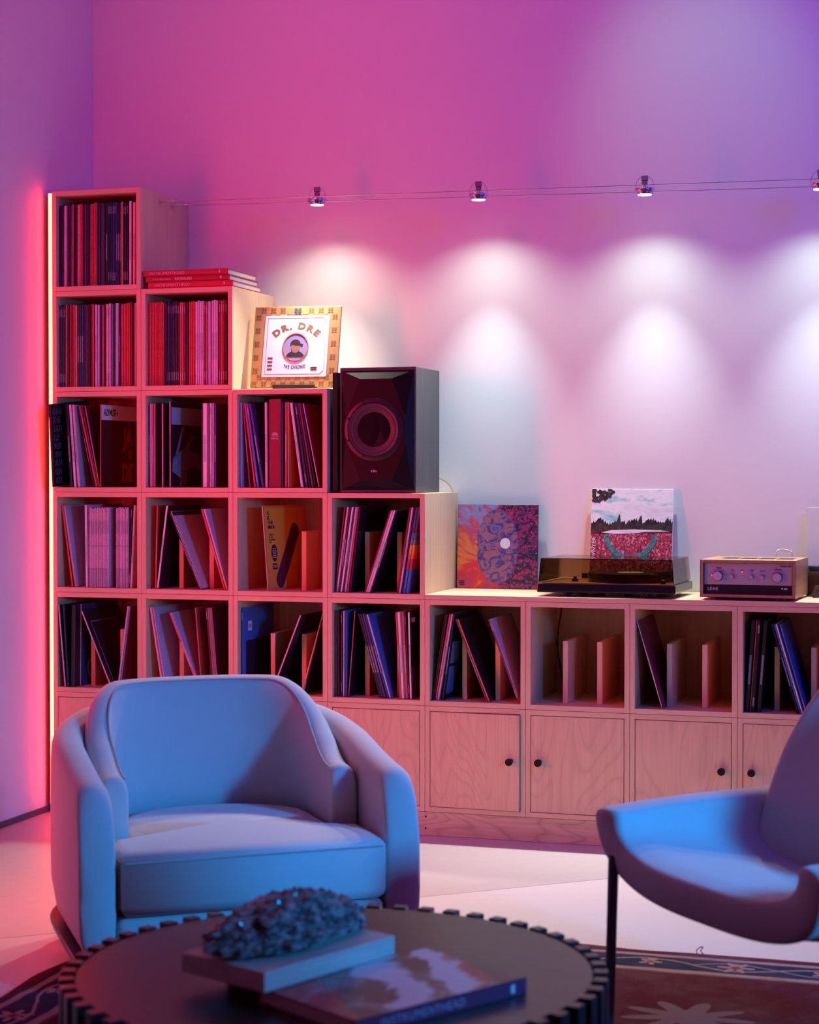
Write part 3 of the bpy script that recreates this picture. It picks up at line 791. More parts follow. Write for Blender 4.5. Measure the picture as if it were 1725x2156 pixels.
# plain oval medallion
ovo = MB().lathe([(.049, 0), (.050, .0004), (.0505, .0012), (.046, .0016), (.0455, .0008), (.0455, 0)], 40, 0,
                 tilt @ Matrix.Translation((0, -.0012, .156)) @ Matrix.Rotation(pi/2, 4, 'X') @ Matrix.Scale(1.16, 4, (0, 1, 0)), cap0=False, cap1=False).build('oval_frame', mat('bronze_print', (.38, .25, .12), .4, .3), gl, smooth=True)
MB().lathe([(.046, 0), (.046, .0003)], 40, 0, tilt @ Matrix.Translation((0, -.0013, .156)) @ Matrix.Rotation(pi/2, 4, 'X') @ Matrix.Scale(1.16, 4, (0, 1, 0))).build('oval_ground', speckled('violet_print', (.30, .28, .55), .5, .3, 8), gl)
def ell(mb, cx, cz, rx, rz, y, a0=0, a1=2*pi, n=24):
    pts = [(cx + rx * cos(a0 + (a1 - a0) * k / n), cz + rz * sin(a0 + (a1 - a0) * k / n)) for k in range(n if a1 - a0 > 6.2 else n + 1)]
    mb.prism(pts, y - .0002, y, 0, tilt)
h = MB(); ell(h, 0, .117, .034, .024, -.0018, 0, pi); h.build('plain_bust_print', INK, gl)
h = MB(); ell(h, 0, .156, .017, .023, -.0020); h.build('plain_head_print', mat('brown_print', (.28, .14, .10), .5), gl)
h = MB(); ell(h, -.001, .166, .020, .020, -.0023, 0, pi); h.box(-.004, .028, -.0025, -.0021, .163, .168, 0, tilt); h.build('plain_cap_print', INK, gl)
h = MB()
for k in range(4): h.box(-.104, -.085, -.0016, -.0011, .066 + k * .0145, .066 + k * .0145 + .007, 0, tilt)
tag(h.build('credit_boxes_print', SLATE, gl), kind='stuff')
h = MB(); h.box(.062, .086, -.0016, -.0011, .064, .0685, 0, tilt).box(.062, .086, -.0016, -.0011, .074, .0775, 0, tilt); tag(h.build('advisory_print', INK, gl), kind='stuff')
lettering('ADVISORY', .0058, INK, gl, tilt @ Matrix.Translation((.074, -.0014, .0695)) @ FRONT, align='CENTER', xscale=.85)
stn = empty('display_stand', (.942, .092, zs + .0006), radians(7), 'small black display stand holding the gold bordered sleeve', 'stand')
MB().box(-.075, .085, -.012, -.004, .002, .018).box(-.075, .085, -.012, .020, .002, .008).build('lip', BLACK, stn, bevel=.002)
MB().box(-.05, -.04, -.004, .13, 0, .007).build('foot', BLACK, stn, bevel=.001)
MB().box(.05, .06, -.004, .13, 0, .007).build('foot', BLACK, stn, bevel=.001)
MB().box(-.012, .012, .030, .036, .006, .20, 0, Matrix.Rotation(radians(-16.5), 4, 'X')).build('back_strut', BLACK, stn)

# ------------------------------------------------------------------ loudspeaker
zs = row_z(3) + .0008
sx0, sx1 = Xat(716.5, .012, 1.4), Xat(876, .012, 1.4); SW = sx1 - sx0; SH = .452; SD = .30
spk = empty('loudspeaker', ((sx0 + sx1)/2, .012, zs), 0, 'black loudspeaker with faceted front and big round cone', 'speaker')
ASH, g = newmat('black_ash_veneer', .45)
v = g.mapping(g.coord(), (60, 60, 3.0)); n_ = g.noise(v, 2.0, 5, .6)
big = g.noise(g.mapping(g.coord(), (6, 6, 1.2)), 2.0, 2)
g.l.new(g.mix(g.math('MULTIPLY', n_, g.math('ADD', big, .5)), (.018, .018, .020), (.095, .095, .10)), g.b.inputs['Base Color']); g.bump(n_, .15, .001)
MB().box(-SW/2, SW/2, 0, SD, 0, SH).build('cabinet', ASH, spk, bevel=.0015)
BAF = mat('black_baffle', (.005, .0045, .005), .45, spec=.25)
W2 = SW/2 - .006
outer = [(-W2, .010), (W2, .010), (W2, SH - .012), (-W2, SH - .012)]
def sp_(x, y): return ((x - 1135) / 574 * SW, (995 - y) / 955 * SH)
inner = [sp_(1015, 905), sp_(1255, 905), sp_(1358, 640), sp_(1358, 420), sp_(1255, 130), sp_(1015, 130), sp_(905, 420), sp_(905, 610)]
bf = MB()
yo, yi = -.001, -.024
wx, wz = sp_(1122, 515); NC = 48; Rw = .0985
def on_oct(a):
    """where a ray from the woofer centre leaves the flat octagon"""
    best = None; dx, dz = cos(a), sin(a)
    for q in range(8):
        (x1, z1), (x2, z2) = inner[q], inner[(q + 1) % 8]; ex_, ez_ = x2 - x1, z2 - z1
        den = dx * ez_ - dz * ex_
        if abs(den) < 1e-9: continue
        t = ((x1 - wx) * ez_ - (z1 - wz) * ex_) / den; u = ((x1 - wx) * dz - (z1 - wz) * dx) / den
        if t > 0 and -1e-6 <= u <= 1 + 1e-6 and (best is None or t < best): best = t
    return (wx + dx * best, wz + dz * best)
vs = [(x, yo, z) for x, z in outer] + [(x, yi, z) for x, z in inner]
fs = [(0, 1, 5, 4), (1, 6, 5), (1, 7, 6), (1, 2, 7), (2, 8, 7), (2, 3, 9, 8), (3, 10, 9), (3, 0, 11, 10), (0, 4, 11)]
angs = sorted([2 * pi * k / NC for k in range(NC)] + [math.atan2(z - wz, x - wx) % (2 * pi) for x, z in inner])
n0 = len(vs)
for a in angs: vs.append((*[(p[0], yi, p[1]) for p in [on_oct(a)]][0],))
for a in angs: vs.append((wx + Rw * cos(a), yi, wz + Rw * sin(a)))
for a in angs: vs.append((wx + Rw * cos(a), -.0012, wz + Rw * sin(a)))
m_n = len(angs)
for k in range(m_n):
    k2 = (k + 1) % m_n
    fs.append((n0 + k, n0 + k2, n0 + m_n + k2, n0 + m_n + k)); fs.append((n0 + m_n + k, n0 + m_n + k2, n0 + 2*m_n + k2, n0 + 2*m_n + k))
bf.add(vs, fs); bf.build('faceted_baffle', BAF, spk)
Mw = Matrix.Translation((wx, yi - .0004, wz)) @ Matrix.Rotation(pi/2, 4, 'X')
MB().lathe([(.113, -.002), (.113, .002), (.109, .004), (.098, .004), (.096, .002), (.096, -.002)], 56, 0, Mw).build('woofer_ring', mat('satin_black_ring', (.02, .02, .022), .3), spk, smooth=True)
cn = MB().lathe([(.097, .0025), (.094, .0075), (.088, .0075), (.083, .0045), (.080, .0050), (.028, -.016), (.027, -.016)], 56, 0, Mw, cap0=False, cap1=False)
cn.build('woofer_cone', mat('grey_cone', (.045, .043, .046), .36), spk, smooth=True)
MB().lathe([(.028, -.0155), (.026, -.010), (.018, -.012), (.008, -.014), (.004, -.009), (.0005, -.008)], 32, 0, Mw).build('phase_plug', mat('gloss_black_plug', (.01, .01, .012), .2), spk, smooth=True)
for k in range(8):
    a = 2 * pi * (k + .5) / 8
    MB().lathe([(.0048, 0), (.0048, .0015), (.003, .0024)], 10, 0, Mw @ Matrix.Translation((.1035 * cos(a), .1035 * sin(a), .0038))).build('bolt', BLACKM, spk)
bdg = MB()
for k in range(5): bdg.box(-.010 + k * .0042, -.0072 + k * .0042, yi - .0012, yi - .0002, .072 + .002 * (k % 2), .082 - .0015 * ((k + 1) % 3))
bdg.box(-.012, .013, yi - .0012, yi - .0002, .0765, .0782)
x_, z_ = sp_(1120, 830); bdg = bdg.build('badge', mat('badge_pink', (.55, .40, .45), .4), spk); bdg.location = (x_, 0, z_ - .077)
gx = (UW * 3 + sx0) / 2
gr = empty('speaker_grille', (gx, .020, zs), 0, 'black speaker grille panel standing beside the loudspeaker', 'grille')
MB().box(-.010, .010, 0, .27, 0, .437).build('frame', BLACKM, gr, bevel=.003)
MB().box(-.0115, -.010, .008, .262, .008, .429).build('cloth', speckled('black_cloth', (.02, .02, .02), .95, .5, 600), gr)
CU = mat('copper_flex', (.62, .38, .24), .4, .3)
def wp(x, y, Y): 
    Z = 1.0
    for _ in range(6):
        X = Xat(x, Y, Z); dd = Vector((X - CX, Y - CY, 0))
        hd = dd.x * -sin(YAW) + dd.y * cos(YAW)
        Z = CZ + hd * math.tan(math.atan((1078 - y) / F) + PIT)
    return (X, Y, Z)
pts = [wp(918, 1004, .345), wp(935, 1012, .40), wp(947, 1022, .415), wp(957, 1042, .42), wp(961.5, 1070, .424), wp(960, 1100, .426), wp(958, 1130, .428), wp(961, 1158, .428), wp(962.5, 1185, .430)]
pts.append((pts[-1][0] + .004, .430, ZW + .003)); pts.append((pts[-1][0] + .06, .431, ZW + .003))
def smoothpts(p, n=6):
    out = []; p = [Vector(q) for q in p]
    for i in range(len(p) - 1):
        a, b, c_, d_ = p[max(i-1, 0)], p[i], p[i+1], p[min(i+2, len(p)-1)]
        for k in range(n):
            t = k / n
            out.append(.5 * ((2*b) + (c_ - a) * t + (2*a - 5*b + 4*c_ - d_) * t*t + (-a + 3*b - 3*c_ + d_) * t**3))
    out.append(p[-1]); return out
tag(MB().tube(smoothpts(pts), .0024, 8).build('speaker_flex', CU, smooth=True), 'copper coloured speaker flex looping from behind the loudspeaker', 'flex')

# ------------------------------------------------------------------ sleeves on the worktop
def lean_sleeve(name, xa, xb_, Yb, zb_, h, lean, th, side, label):
    X0, X1 = Xat(xa, Yb, zb_), Xat(xb_, Yb, zb_); w = X1 - X0
    e = empty(name, (X0, Yb, zb_), 0, label, 'record')
    M = Matrix.Rotation(radians(-lean), 4, 'X')
    MB().box(0, w, 0, th, 0, h, 0, M).build('sleeve', side, e, bevel=min(.001, th*.3), segs=1)
    return e, M, w
art, M, w = lean_sleeve('art_record', 962, 1131, .385, ZW + .0012, .315, 3.2, .012, BLACK, 'record sleeve with swirling red and violet art leaning on wall beside turntable')
def swirl():
    m, g = newmat('swirl_art_print', .4)
    x, y, z = g.xyz(g.coord('Generated'))
    def blob(cx, cz, rx, rz):
        a = g.math('DIVIDE', g.math('SUBTRACT', x, cx), rx); b = g.math('DIVIDE', g.math('SUBTRACT', z, cz), rz)
        return g.math('ADD', g.math('MULTIPLY', a, a), g.math('MULTIPLY', b, b))
    v = g.coord('Generated')
    n1 = g.noise(v, 2.4, 3, .5, 2.5); n2 = g.noise(v, 5.5, 4, .6, 3.0); n3 = g.noise(v, 60, 1)
    warm = g.ramp(g.math('MULTIPLY_ADD', n1, .6, g.math('MULTIPLY', z, .45)), [(.2, (.30, .04, .16)), (.38, (.70, .03, .04)), (.5, (.80, .20, .05)), (.62, (.60, .05, .10)), (.72, (.22, .28, .55)), (.82, (.55, .03, .06))])
    cool = g.ramp(n2, [(.3, (.012, .010, .04)), (.48, (.03, .02, .09)), (.55, (.55, .02, .06)), (.60, (.10, .03, .20)), (.75, (.02, .015, .06))])
    star = g.math('GREATER_THAN', n3, .74)
    cool = g.mix(star, cool, (.8, .75, .8))
    edge = g.math('MULTIPLY_ADD', n1, .25, g.math('SUBTRACT', x, .1))
    base = g.mix(g.ramp(edge, [(.52, 0.0), (.58, 1.0)]), warm, cool)
    # a plain violet rounded mass in the middle
    d_ = g.math('MULTIPLY', g.math('MULTIPLY_ADD', n2, .5, blob(.50, .50, .27, .46)), .5)
    mass = g.ramp(n2, [(.3, (.03, .02, .10)), (.45, (.10, .06, .24)), (.55, (.45, .12, .12)), (.62, (.16, .12, .40)), (.75, (.05, .03, .14))])
    base = g.mix(g.ramp(d_, [(.56, 1.0), (.61, 0.0)]), base, mass)
    disc = g.ramp(blob(.60, .54, .065, .065), [(.90, 1.0), (.98, 0.0)])
    base = g.mix(disc, base, (.78, .66, .74))
    g.l.new(base, g.b.inputs['Base Color'])
    return m
MB().box(.0008, w - .0008, -.0006, -.0001, .0008, .3142, 0, M).build('cover_print', swirl(), art)
h = MB()
for k in range(3): h.box(.010, .030, -.0012, -.0006, .012 + k * .0062, .0165 + k * .0062, 0, M)
tag(h.build('advisory_print', INK, art), kind='stuff')

blk = MB().box(0, .20, 0, .070, 0, .070).build('support_block', WOOD_X, bevel=.001)
Xl = Xat(1240, .36, .95); blk.location = (Xl + .05, .362, ZW + .0004)
tag(blk, 'plain birch block under the landscape sleeve behind the turntable', 'block')
lan, M, w = lean_sleeve('landscape_record', 1241, 1414.5, .368, ZW + .0714, .308, 9.0, .004, WHITE, 'record sleeve with lake and red meadow landscape leaning behind the turntable')
HL = .308
def stuffmat(name, a, b, scale, lo=.4, hi=.6, stretch=(1, 1, 1), detail=4, third=None):
    m, g = newmat(name, .45)
    n = g.noise(g.mapping(g.coord(), stretch), scale, detail, .6)
    st = [(lo, a), (hi, b)] + ([third] if third else [])
    g.l.new(g.ramp(n, st), g.b.inputs['Base Color']); return m
SKY = stuffmat('cloud_print', (.20, .55, .55), (.80, .79, .79), 9, .33, .45, (1, 1, 2.6), 5, (.62, (.66, .66, .68)))
MEA = stuffmat('meadow_print', (.10, .012, .03), (.52, .05, .10), 130, .35, .55, (1, 1, .8), 4, (.68, (.75, .45, .5)))
TRE = stuffmat('treeline_print', (.008, .012, .012), (.05, .045, .04), 60, .4, .6)
REE = stuffmat('reed_print', (.02, .012, .014), (.12, .045, .05), 80, .4, .6, (1, 1, .4))
LAK = stuffmat('lake_print', (.62, .58, .62), (.82, .80, .80), 12, .4, .6, (1, 1, 6))
TEA = stuffmat('teal_print', (.02, .16, .15), (.06, .34, .30), 90, .4, .6)
def flat(name, pts, lvl, m):
    return MB().prism(pts, -.0002 - .0002 * lvl, -.0001 - .0002 * lvl + .00005, 0, M).build(name, m, lan)
rnd = random.Random(3)
flat('sky_print', [(.001, .17), (w - .001, .17), (w - .001, HL - .001), (.001, HL - .001)], 0, SKY)
flat('meadow_print', [(.001, .001), (w - .001, .001), (w - .001, .158), (.001, .158)], 0, MEA)
tl = [(.001, .150), (w - .001, .150)]
n = 34; top = []
for i in range(n + 1):
    x = w - .001 - (w - .002) * i / n
    hgt = .192 + .008 * sin(i * .9) + rnd.uniform(-.004, .006) + (.022 if i in (13, 22) else 0) - (.006 if 20 < i < 30 else 0)
    top.append((x, hgt)); 
    if i < n: top.append((x - (w - .002) / n * .5, hgt - rnd.uniform(.004, .010)))
top[-1] = (.001, top[-1][1])
flat('treeline_print', tl + top, 1, TRE)
flat('reed_print', [(.001, .140), (w - .001, .146), (w - .001, .158), (w * .5, .163), (.001, .172)], 2, REE)
flat('lake_print', [(.04, .146), (.09, .141), (.16, .143), (.20, .149), (w - .012, .151), (.26, .156), (.16, .158), (.08, .155)], 3, LAK)
u0 = []
for k in range(21):
    t = pi + pi * k / 20; u0.append((w * .49 + .098 * cos(t), .136 + .088 * sin(t)))
u1 = [(w * .49 + .080 * cos(t), .136 + .072 * sin(t)) for t in [2 * pi - pi * k / 20 for k in range(21)]]
flat('teal_curve_print', u0 + u1, 4, TEA)
br = MB()
for k in range(70):
    a = rnd.uniform(0, pi/2); rr = .088 * math.sqrt(rnd.random()) * (1 - .25 * a)
    cx_, cz_ = .001 + rr * cos(a), HL - .001 - rr * sin(a) * .8; s_ = rnd.uniform(.004, .008)
    pts = [(max(.0008, cx_ + s_ * cos(q + rnd.uniform(-.3, .3))), min(HL - .0008, cz_ + s_ * sin(q))) for q in (0, 1.2, 2.5, 3.7, 5.0)]
    br.prism(pts, -.0012 - k * .000004, -.0010 - k * .000004, 0, M)
tag(br.build('branch_print', TRE, lan), kind='stuff')

# pale sleeve at the right edge
pls, M, w = lean_sleeve('pale_record', 1697, 1858, .385, ZW + .0012, .31, 3.5, .004, speckled('pale_card', (.74, .72, .68), .5, .1, 5), 'pale record sleeve leaning on wall at right edge behind the amplifier')
MB().box(.0008, w - .0008, -.0006, -.0001, .0008, .10, 0, M).build('lower_print', speckled('olive_print', (.10, .10, .05), .5, .5, 14), pls)
lettering('VNYER', .020, WHITE, lan, Matrix.Rotation(radians(-9), 4, 'X') @ Matrix.Translation((.020, -.0014, .060)) @ FRONT @ Matrix.Rotation(pi/2, 4, 'Z'), xscale=1.1)

# ------------------------------------------------------------------ turntable
TX0, TX1 = Xat(1129.5, .02, .9), Xat(1424, .02, .9); TW = TX1 - TX0; TD = .325
tt = empty('turntable', (TX0, .020, ZW + .0006), radians(-2.0), 'black turntable with smoked dust cover on the worktop', 'turntable')
z0 = .014; z1 = .047
MB().box(0, TW, 0, TD, z0, z1).build('plinth', mat('gloss_black_lacquer', (.012, .011, .013), .15), tt, bevel=.006, segs=3)
MB().box(.004, TW - .004, .004, .0055, z1 - .0006, z1 + .0012).build('edge_trim', CHROME, tt)
TEAK = wood('teak_top', (.50, .20, .05), (.36, .13, .03), 'x', .35)
MB().box(.012, TW - .012, .012, TD - .012, z1 - .001, z1 + .002).build('top_plate', TEAK, tt)
for px_, py_ in ((.10, .05), (TW - .10, .05), (.10, TD - .05), (TW - .10, TD - .05), (.20, .12), (TW - .2, .16)):
    MB().lathe([(.013, 0), (.016, .003), (.016, .006), (.022, .008), (.022, .015)], 20, 0, Matrix.Translation((px_, py_, -.0002))).build('foot', BLACK, tt, smooth=True)
pc = Matrix.Translation((.300, .165, z1 + .0025))
MB().lathe([(.142, 0), (.146, .001), (.146, .012), (.143, .013)], 64, 0, pc).build('sub_platter', mat('dark_platter', (.025, .022, .022), .3), tt, smooth=True)
MB().lathe([(.1465, .0135), (.1475, .0145), (.1465, .0155)], 64, 0, pc, cap0=False, cap1=False).build('platter_band', mat('amber_band', (.35, .12, .04), .3), tt, smooth=True)
MB().lathe([(.144, .0132), (.150, .016), (.150, .027), (.147, .0285)], 64, 0, pc).build('platter', mat('black_platter', (.015, .015, .016), .25), tt, smooth=True)
VIN, g = newmat('black_vinyl', .22)
x, y, z = g.xyz(g.coord()); rr = g.math('POWER', g.math('ADD', g.math('POWER', x, 2.0), g.math('POWER', y, 2.0)), .5)
gv = g.math('SINE', g.math('MULTIPLY', rr, 2600.0)); g.b.inputs['Base Color'].default_value = (.012, .012, .013, 1); g.bump(gv, .12, .0004)
rec = MB().lathe([(.1495, .0), (.1498, .0012), (.1495, .0022), (.052, .0022), (.05, .0019), (.0036, .0019)], 64).build('vinyl_record', VIN, None, smooth=True)
rec.location = Matrix.Translation(tt.location) @ Matrix.Rotation(radians(-2), 4, 'Z') @ Vector((.300, .165, z1 + .0025 + .0288))
tag(rec, 'black vinyl record lying on the turntable platter', 'record')
MB().lathe([(.047, .0010), (.047, .0031), (.004, .0031)], 32).build('label_disc', mat('label_silver', (.55, .52, .50), .35, .2), rec, smooth=True)
MB().lathe([(.0036, .0285), (.0036, .046), (.002, .049)], 16, 0, pc).build('spindle', CHROME, tt, smooth=True)
tb = Matrix.Translation((TW - .055, .235, z1 + .002))
MB().lathe([(.028, 0), (.028, .010), (.020, .014), (.020, .032), (.016, .040), (.009, .043)], 28, 0, tb).build('tonearm_base', mat('gloss_black_part', (.015, .014, .016), .2), tt, smooth=True)
MB().tube([(TW - .055, .29, z1 + .036), (TW - .055, .235, z1 + .037), (TW - .060, .16, z1 + .036), (TW - .085, .07, z1 + .034)], .0042, 10).build('tonearm', mat('dark_tube', (.03, .03, .032), .25, .6), tt, smooth=True)
MB().cyl((TW - .055, .275, z1 + .0365), (TW - .055, .305, z1 + .0365), .014, 20).build('counterweight', BLACK, tt, smooth=True)
MB().box(TW - .100, TW - .074, .045, .075, z1 + .026, z1 + .034).build('headshell', BLACK, tt, bevel=.002)
MB().lathe([(.010, 0), (.010, .012), (.007, .015)], 16, 0, Matrix.Translation((TW - .05, .04, z1 + .002))).build('speed_knob', BLACK, tt, smooth=True)
MB().lathe([(.012, 0), (.012, .008), (.006, .01), (.006, .018)], 16, 0, Matrix.Translation((.115, .10, z1 + .002))).build('record_puck', BLACK, tt, smooth=True)
SMK = bpy.data.materials.new('smoked_acrylic'); SMK.use_nodes = True
nt = SMK.node_tree; nt.nodes.clear()
out = nt.nodes.new('ShaderNodeOutputMaterial'); mx = nt.nodes.new('ShaderNodeMixShader'); tr = nt.nodes.new('ShaderNodeBsdfTransparent'); gs = nt.nodes.new('ShaderNodeBsdfGlossy'); fr_ = nt.nodes.new('ShaderNodeFresnel')
tr.inputs[0].default_value = (.74, .64, .50, 1); gs.inputs['Roughness'].default_value = .03; fr_.inputs[0].default_value = 1.49
nt.links.new(fr_.outputs[0], mx.inputs[0]); nt.links.new(tr.outputs[0], mx.inputs[1]); nt.links.new(gs.outputs[0], mx.inputs[2]); nt.links.new(mx.outputs[0], out.inputs[0])
zc0, zc1 = z1 + .0035, .134; e0, e1 = .006, .013
def ring(e, z): return [(e, e * .8 + .002, z), (TW - e, e * .8 + .002, z), (TW - e, TD - e, z), (e, TD - e, z)]
th = .0025
dc = MB(); A0, A1, B0, B1 = ring(e0, zc0), ring(e1, zc1), ring(e0 + th, zc0), ring(e1 + th, zc1 - th)
dc.add(A0 + A1 + B0 + B1, [(i, (i+1) % 4, (i+1) % 4 + 4, i + 4) for i in range(4)] + [(4, 5, 6, 7)] + [((i+1) % 4 + 8, i + 8, i + 12, (i+1) % 4 + 12) for i in range(4)] + [(15, 14, 13, 12)] + [(i, i + 8, (i+1) % 4 + 8, (i+1) % 4) for i in range(4)])
dc.build('dust_cover', SMK, tt)
for xx in (.10, TW - .10): MB().box(xx - .015, xx + .015, TD - .006, TD + .010, z0 + .008, z1 + .02).build('hinge', BLACK, tt, bevel=.002)

# ------------------------------------------------------------------ amplifier
AX0, AX1 = Xat(1474.5, .018, .93), Xat(1676.5, .018, .93); AW = AX1 - AX0; AH = .128; AD = .30
am = empty('amplifier', (AX0, .018, ZW + .0006), radians(-3), 'walnut cased stereo amplifier with silver front and round knobs', 'amplifier')
WAL = wood('walnut_case', (.52, .30, .16), (.36, .19, .09), 'y', .4)
WALD = wood('walnut_bezel', (.10, .045, .03), (.05, .022, .016), 'x', .3)
za = .009; t_ = .010
MB().box(0, AW, .0, AD, za + AH - t_, za + AH).box(0, t_, 0, AD, za, za + AH - t_).box(AW - t_, AW, 0, AD, za, za + AH - t_).box(t_, AW - t_, 0, AD, za, za + t_).box(t_, AW - t_, AD - .012, AD - .004, za + t_, za + AH - t_).build('case', WAL, am)
b_ = MB(); bo = [(0, za), (AW, za), (AW, za + AH), (0, za + AH)]; bi = [(.0135, za + .0135), (AW - .0135, za + .0135), (AW - .0135, za + AH - .0125), (.0135, za + AH - .0125)]
b_.add([(x, -.0015, z) for x, z in bo] + [(x, .012, z) for x, z in bi] + [(x, -.0001, z) for x, z in bo], [(i, (i+1) % 4, (i+1) % 4 + 4, i + 4) for i in range(4)] + [((i+1) % 4, i, i + 8, (i+1) % 4 + 8) for i in range(4)])
b_.build('bezel', WALD, am)
FP = mat('silver_panel', (.55, .53, .55), .38, .35)
zi0, zi1 = za + .0135, za + AH - .0125; zsplit = zi0 + .030
MB().box(.0125, AW - .0125, .0115, .0135, zsplit, zi1 + .001).build('silver_panel', FP, am)
MB().box(.0125, AW - .0125, .0115, .0135, zi0 - .001, zsplit).build('black_strip', BLACK, am)
def apx(x, z): return ((x - 92) / 1316 * AW, za + (775 - z) / 530 * AH)
KF = mat('knob_face', (.62, .58, .64), .35, .25); KR = mat('knob_rim', (.14, .13, .16), .35, .7)
for x, z, r in ((335, 475, .0172), (530, 480, .0072), (800, 483, .0072), (948, 484, .0072), (1157, 485, .0172)):
    X, Z = apx(x, z)
    Mk = Matrix.Translation((X, .0115, Z)) @ Matrix.Rotation(pi/2, 4, 'X')
    kb = MB().lathe([(r, 0), (r, .012 if r > .01 else .009), (r * .93, .0135 if r > .01 else .010)], 36, 0, Mk).build('control_knob', KR, am, smooth=True)
    MB().lathe([(r * .90, .0134 if r > .01 else .0099), (r * .90, .0142 if r > .01 else .0107)], 36, 0, Mk).build('knob_cap', KF, kb, smooth=True)
DI = mat('dark_print', (.06, .05, .09), .5)
def alab(t, x, z, s, m, **kw):
    X, Z = apx(x, z); lettering(t, s, m, am, Matrix.Translation((X, .0111, Z)) @ FRONT, **kw)
alab('input', 345, 366, .0080, DI, align='CENTER'); alab('volume', 1168, 378, .0080, DI, align='CENTER')
alab('bass', 538, 394, .0056, DI, align='CENTER'); alab('direct', 668, 394, .0056, DI, align='CENTER'); alab('treble', 806, 398, .0056, DI, align='CENTER'); alab('balance', 955, 400, .0056, DI, align='CENTER')
alab('STEREO 130', 1265, 338, .0080, DI, align='CENTER', bold=.0002, xscale=.85)
alab('LEAK', 188, 676, .0145, mat('silver_print', (.75, .73, .75), .4), spacing=1.15, bold=.0001)
alab('power', 1270, 606, .0042, DI, align='CENTER')
tk = MB()
for k in range(7):
    a = radians(180 - 34 * k); X, Z = apx(335 + 118 * cos(a) , 475 - 100 * sin(a)); tk.box(X - .003, X + .003, .0110, .0113, Z - .0006, Z + .0006)
tag(tk.build('dial_marks', DI, am), kind='stuff')
LR = mat('red_indicator', (.8, .1, .1), .4); LR.node_tree.nodes['Principled BSDF'].inputs['Emission Color'].default_value = (1, .06, .05, 1); LR.node_tree.nodes['Principled BSDF'].inputs['Emission Strength'].default_value = 4
for x, z in ((248, 470), (670, 413), (1222, 638)):
    X, Z = apx(x, z); MB().lathe([(.0017, 0), (.0017, .001), (.0008, .0015)], 12, 0, Matrix.Translation((X, .0113, Z)) @ Matrix.Rotation(pi/2, 4, 'X')).build('indicator', LR, am)
for x, z, w_, h_ in ((670, 478, .0065, .0035), (1270, 640, .0062, .0034)):
    X, Z = apx(x, z); MB().box(X - w_, X + w_, .0095, .0115, Z - h_, Z + h_).build('push_button', FP, am, bevel=.0008)
for k in range(4):
    MB().box(.055 + k * .063, .055 + k * .063 + .054, .10, .19, za + AH - .0002, za + AH + .0006).build('vent', BLACKM, am)
for xx in (.055, AW - .055):
    for yy in (.03, AD - .04): MB().lathe([(.018, 0), (.018, .009)], 20, 0, Matrix.Translation((xx, yy, -.0002))).build('foot', BLACK, am)
c0 = Vector(wp(1634, 1165, .36)); pts = [(c0.x, .35, ZW + .05), (c0.x, .36, c0.z - .02), wp(1637, 1160, .37), wp(1648, 1157, .38), wp(1660, 1159, .38), wp(1668, 1167, .37), (c0.x + .06, .36, ZW + .06)]
tag(MB().tube(smoothpts(pts), .0020, 8).build('amplifier_flex', CU, smooth=True), 'thin copper flex arching up behind the amplifier', 'flex')
pts = [(AX1 + .035, .40, ZW + .003), (AX1 + .06, .34, ZW + .003), (AX1 + .05, .26, ZW + .003), (AX1 + .02, .22, ZW + .003)]
fx = MB().tube(smoothpts([(a + .02, b, c_) for a, b, c_ in pts]), .003, 8)
tag(fx.build('mains_flex', BLACK, smooth=True), 'black mains flex lying on worktop right of the amplifier', 'flex')
jar = empty('dark_bottle', (Xat(1720, .32, .9), .32, ZW + .0006), 0, 'squat dark glass jar at right edge beside the amplifier', 'jar')
MB().lathe([(.036, 0), (.039, .004), (.039, .075), (.034, .086), (.030, .090)], 32).build('body', mat('dark_amber_glass', (.05, .022, .012), .12), jar, smooth=True)
MB().lathe([(.0315, .090), (.0315, .104), (.030, .106)], 32).build('lid', BLACK, jar, smooth=True)

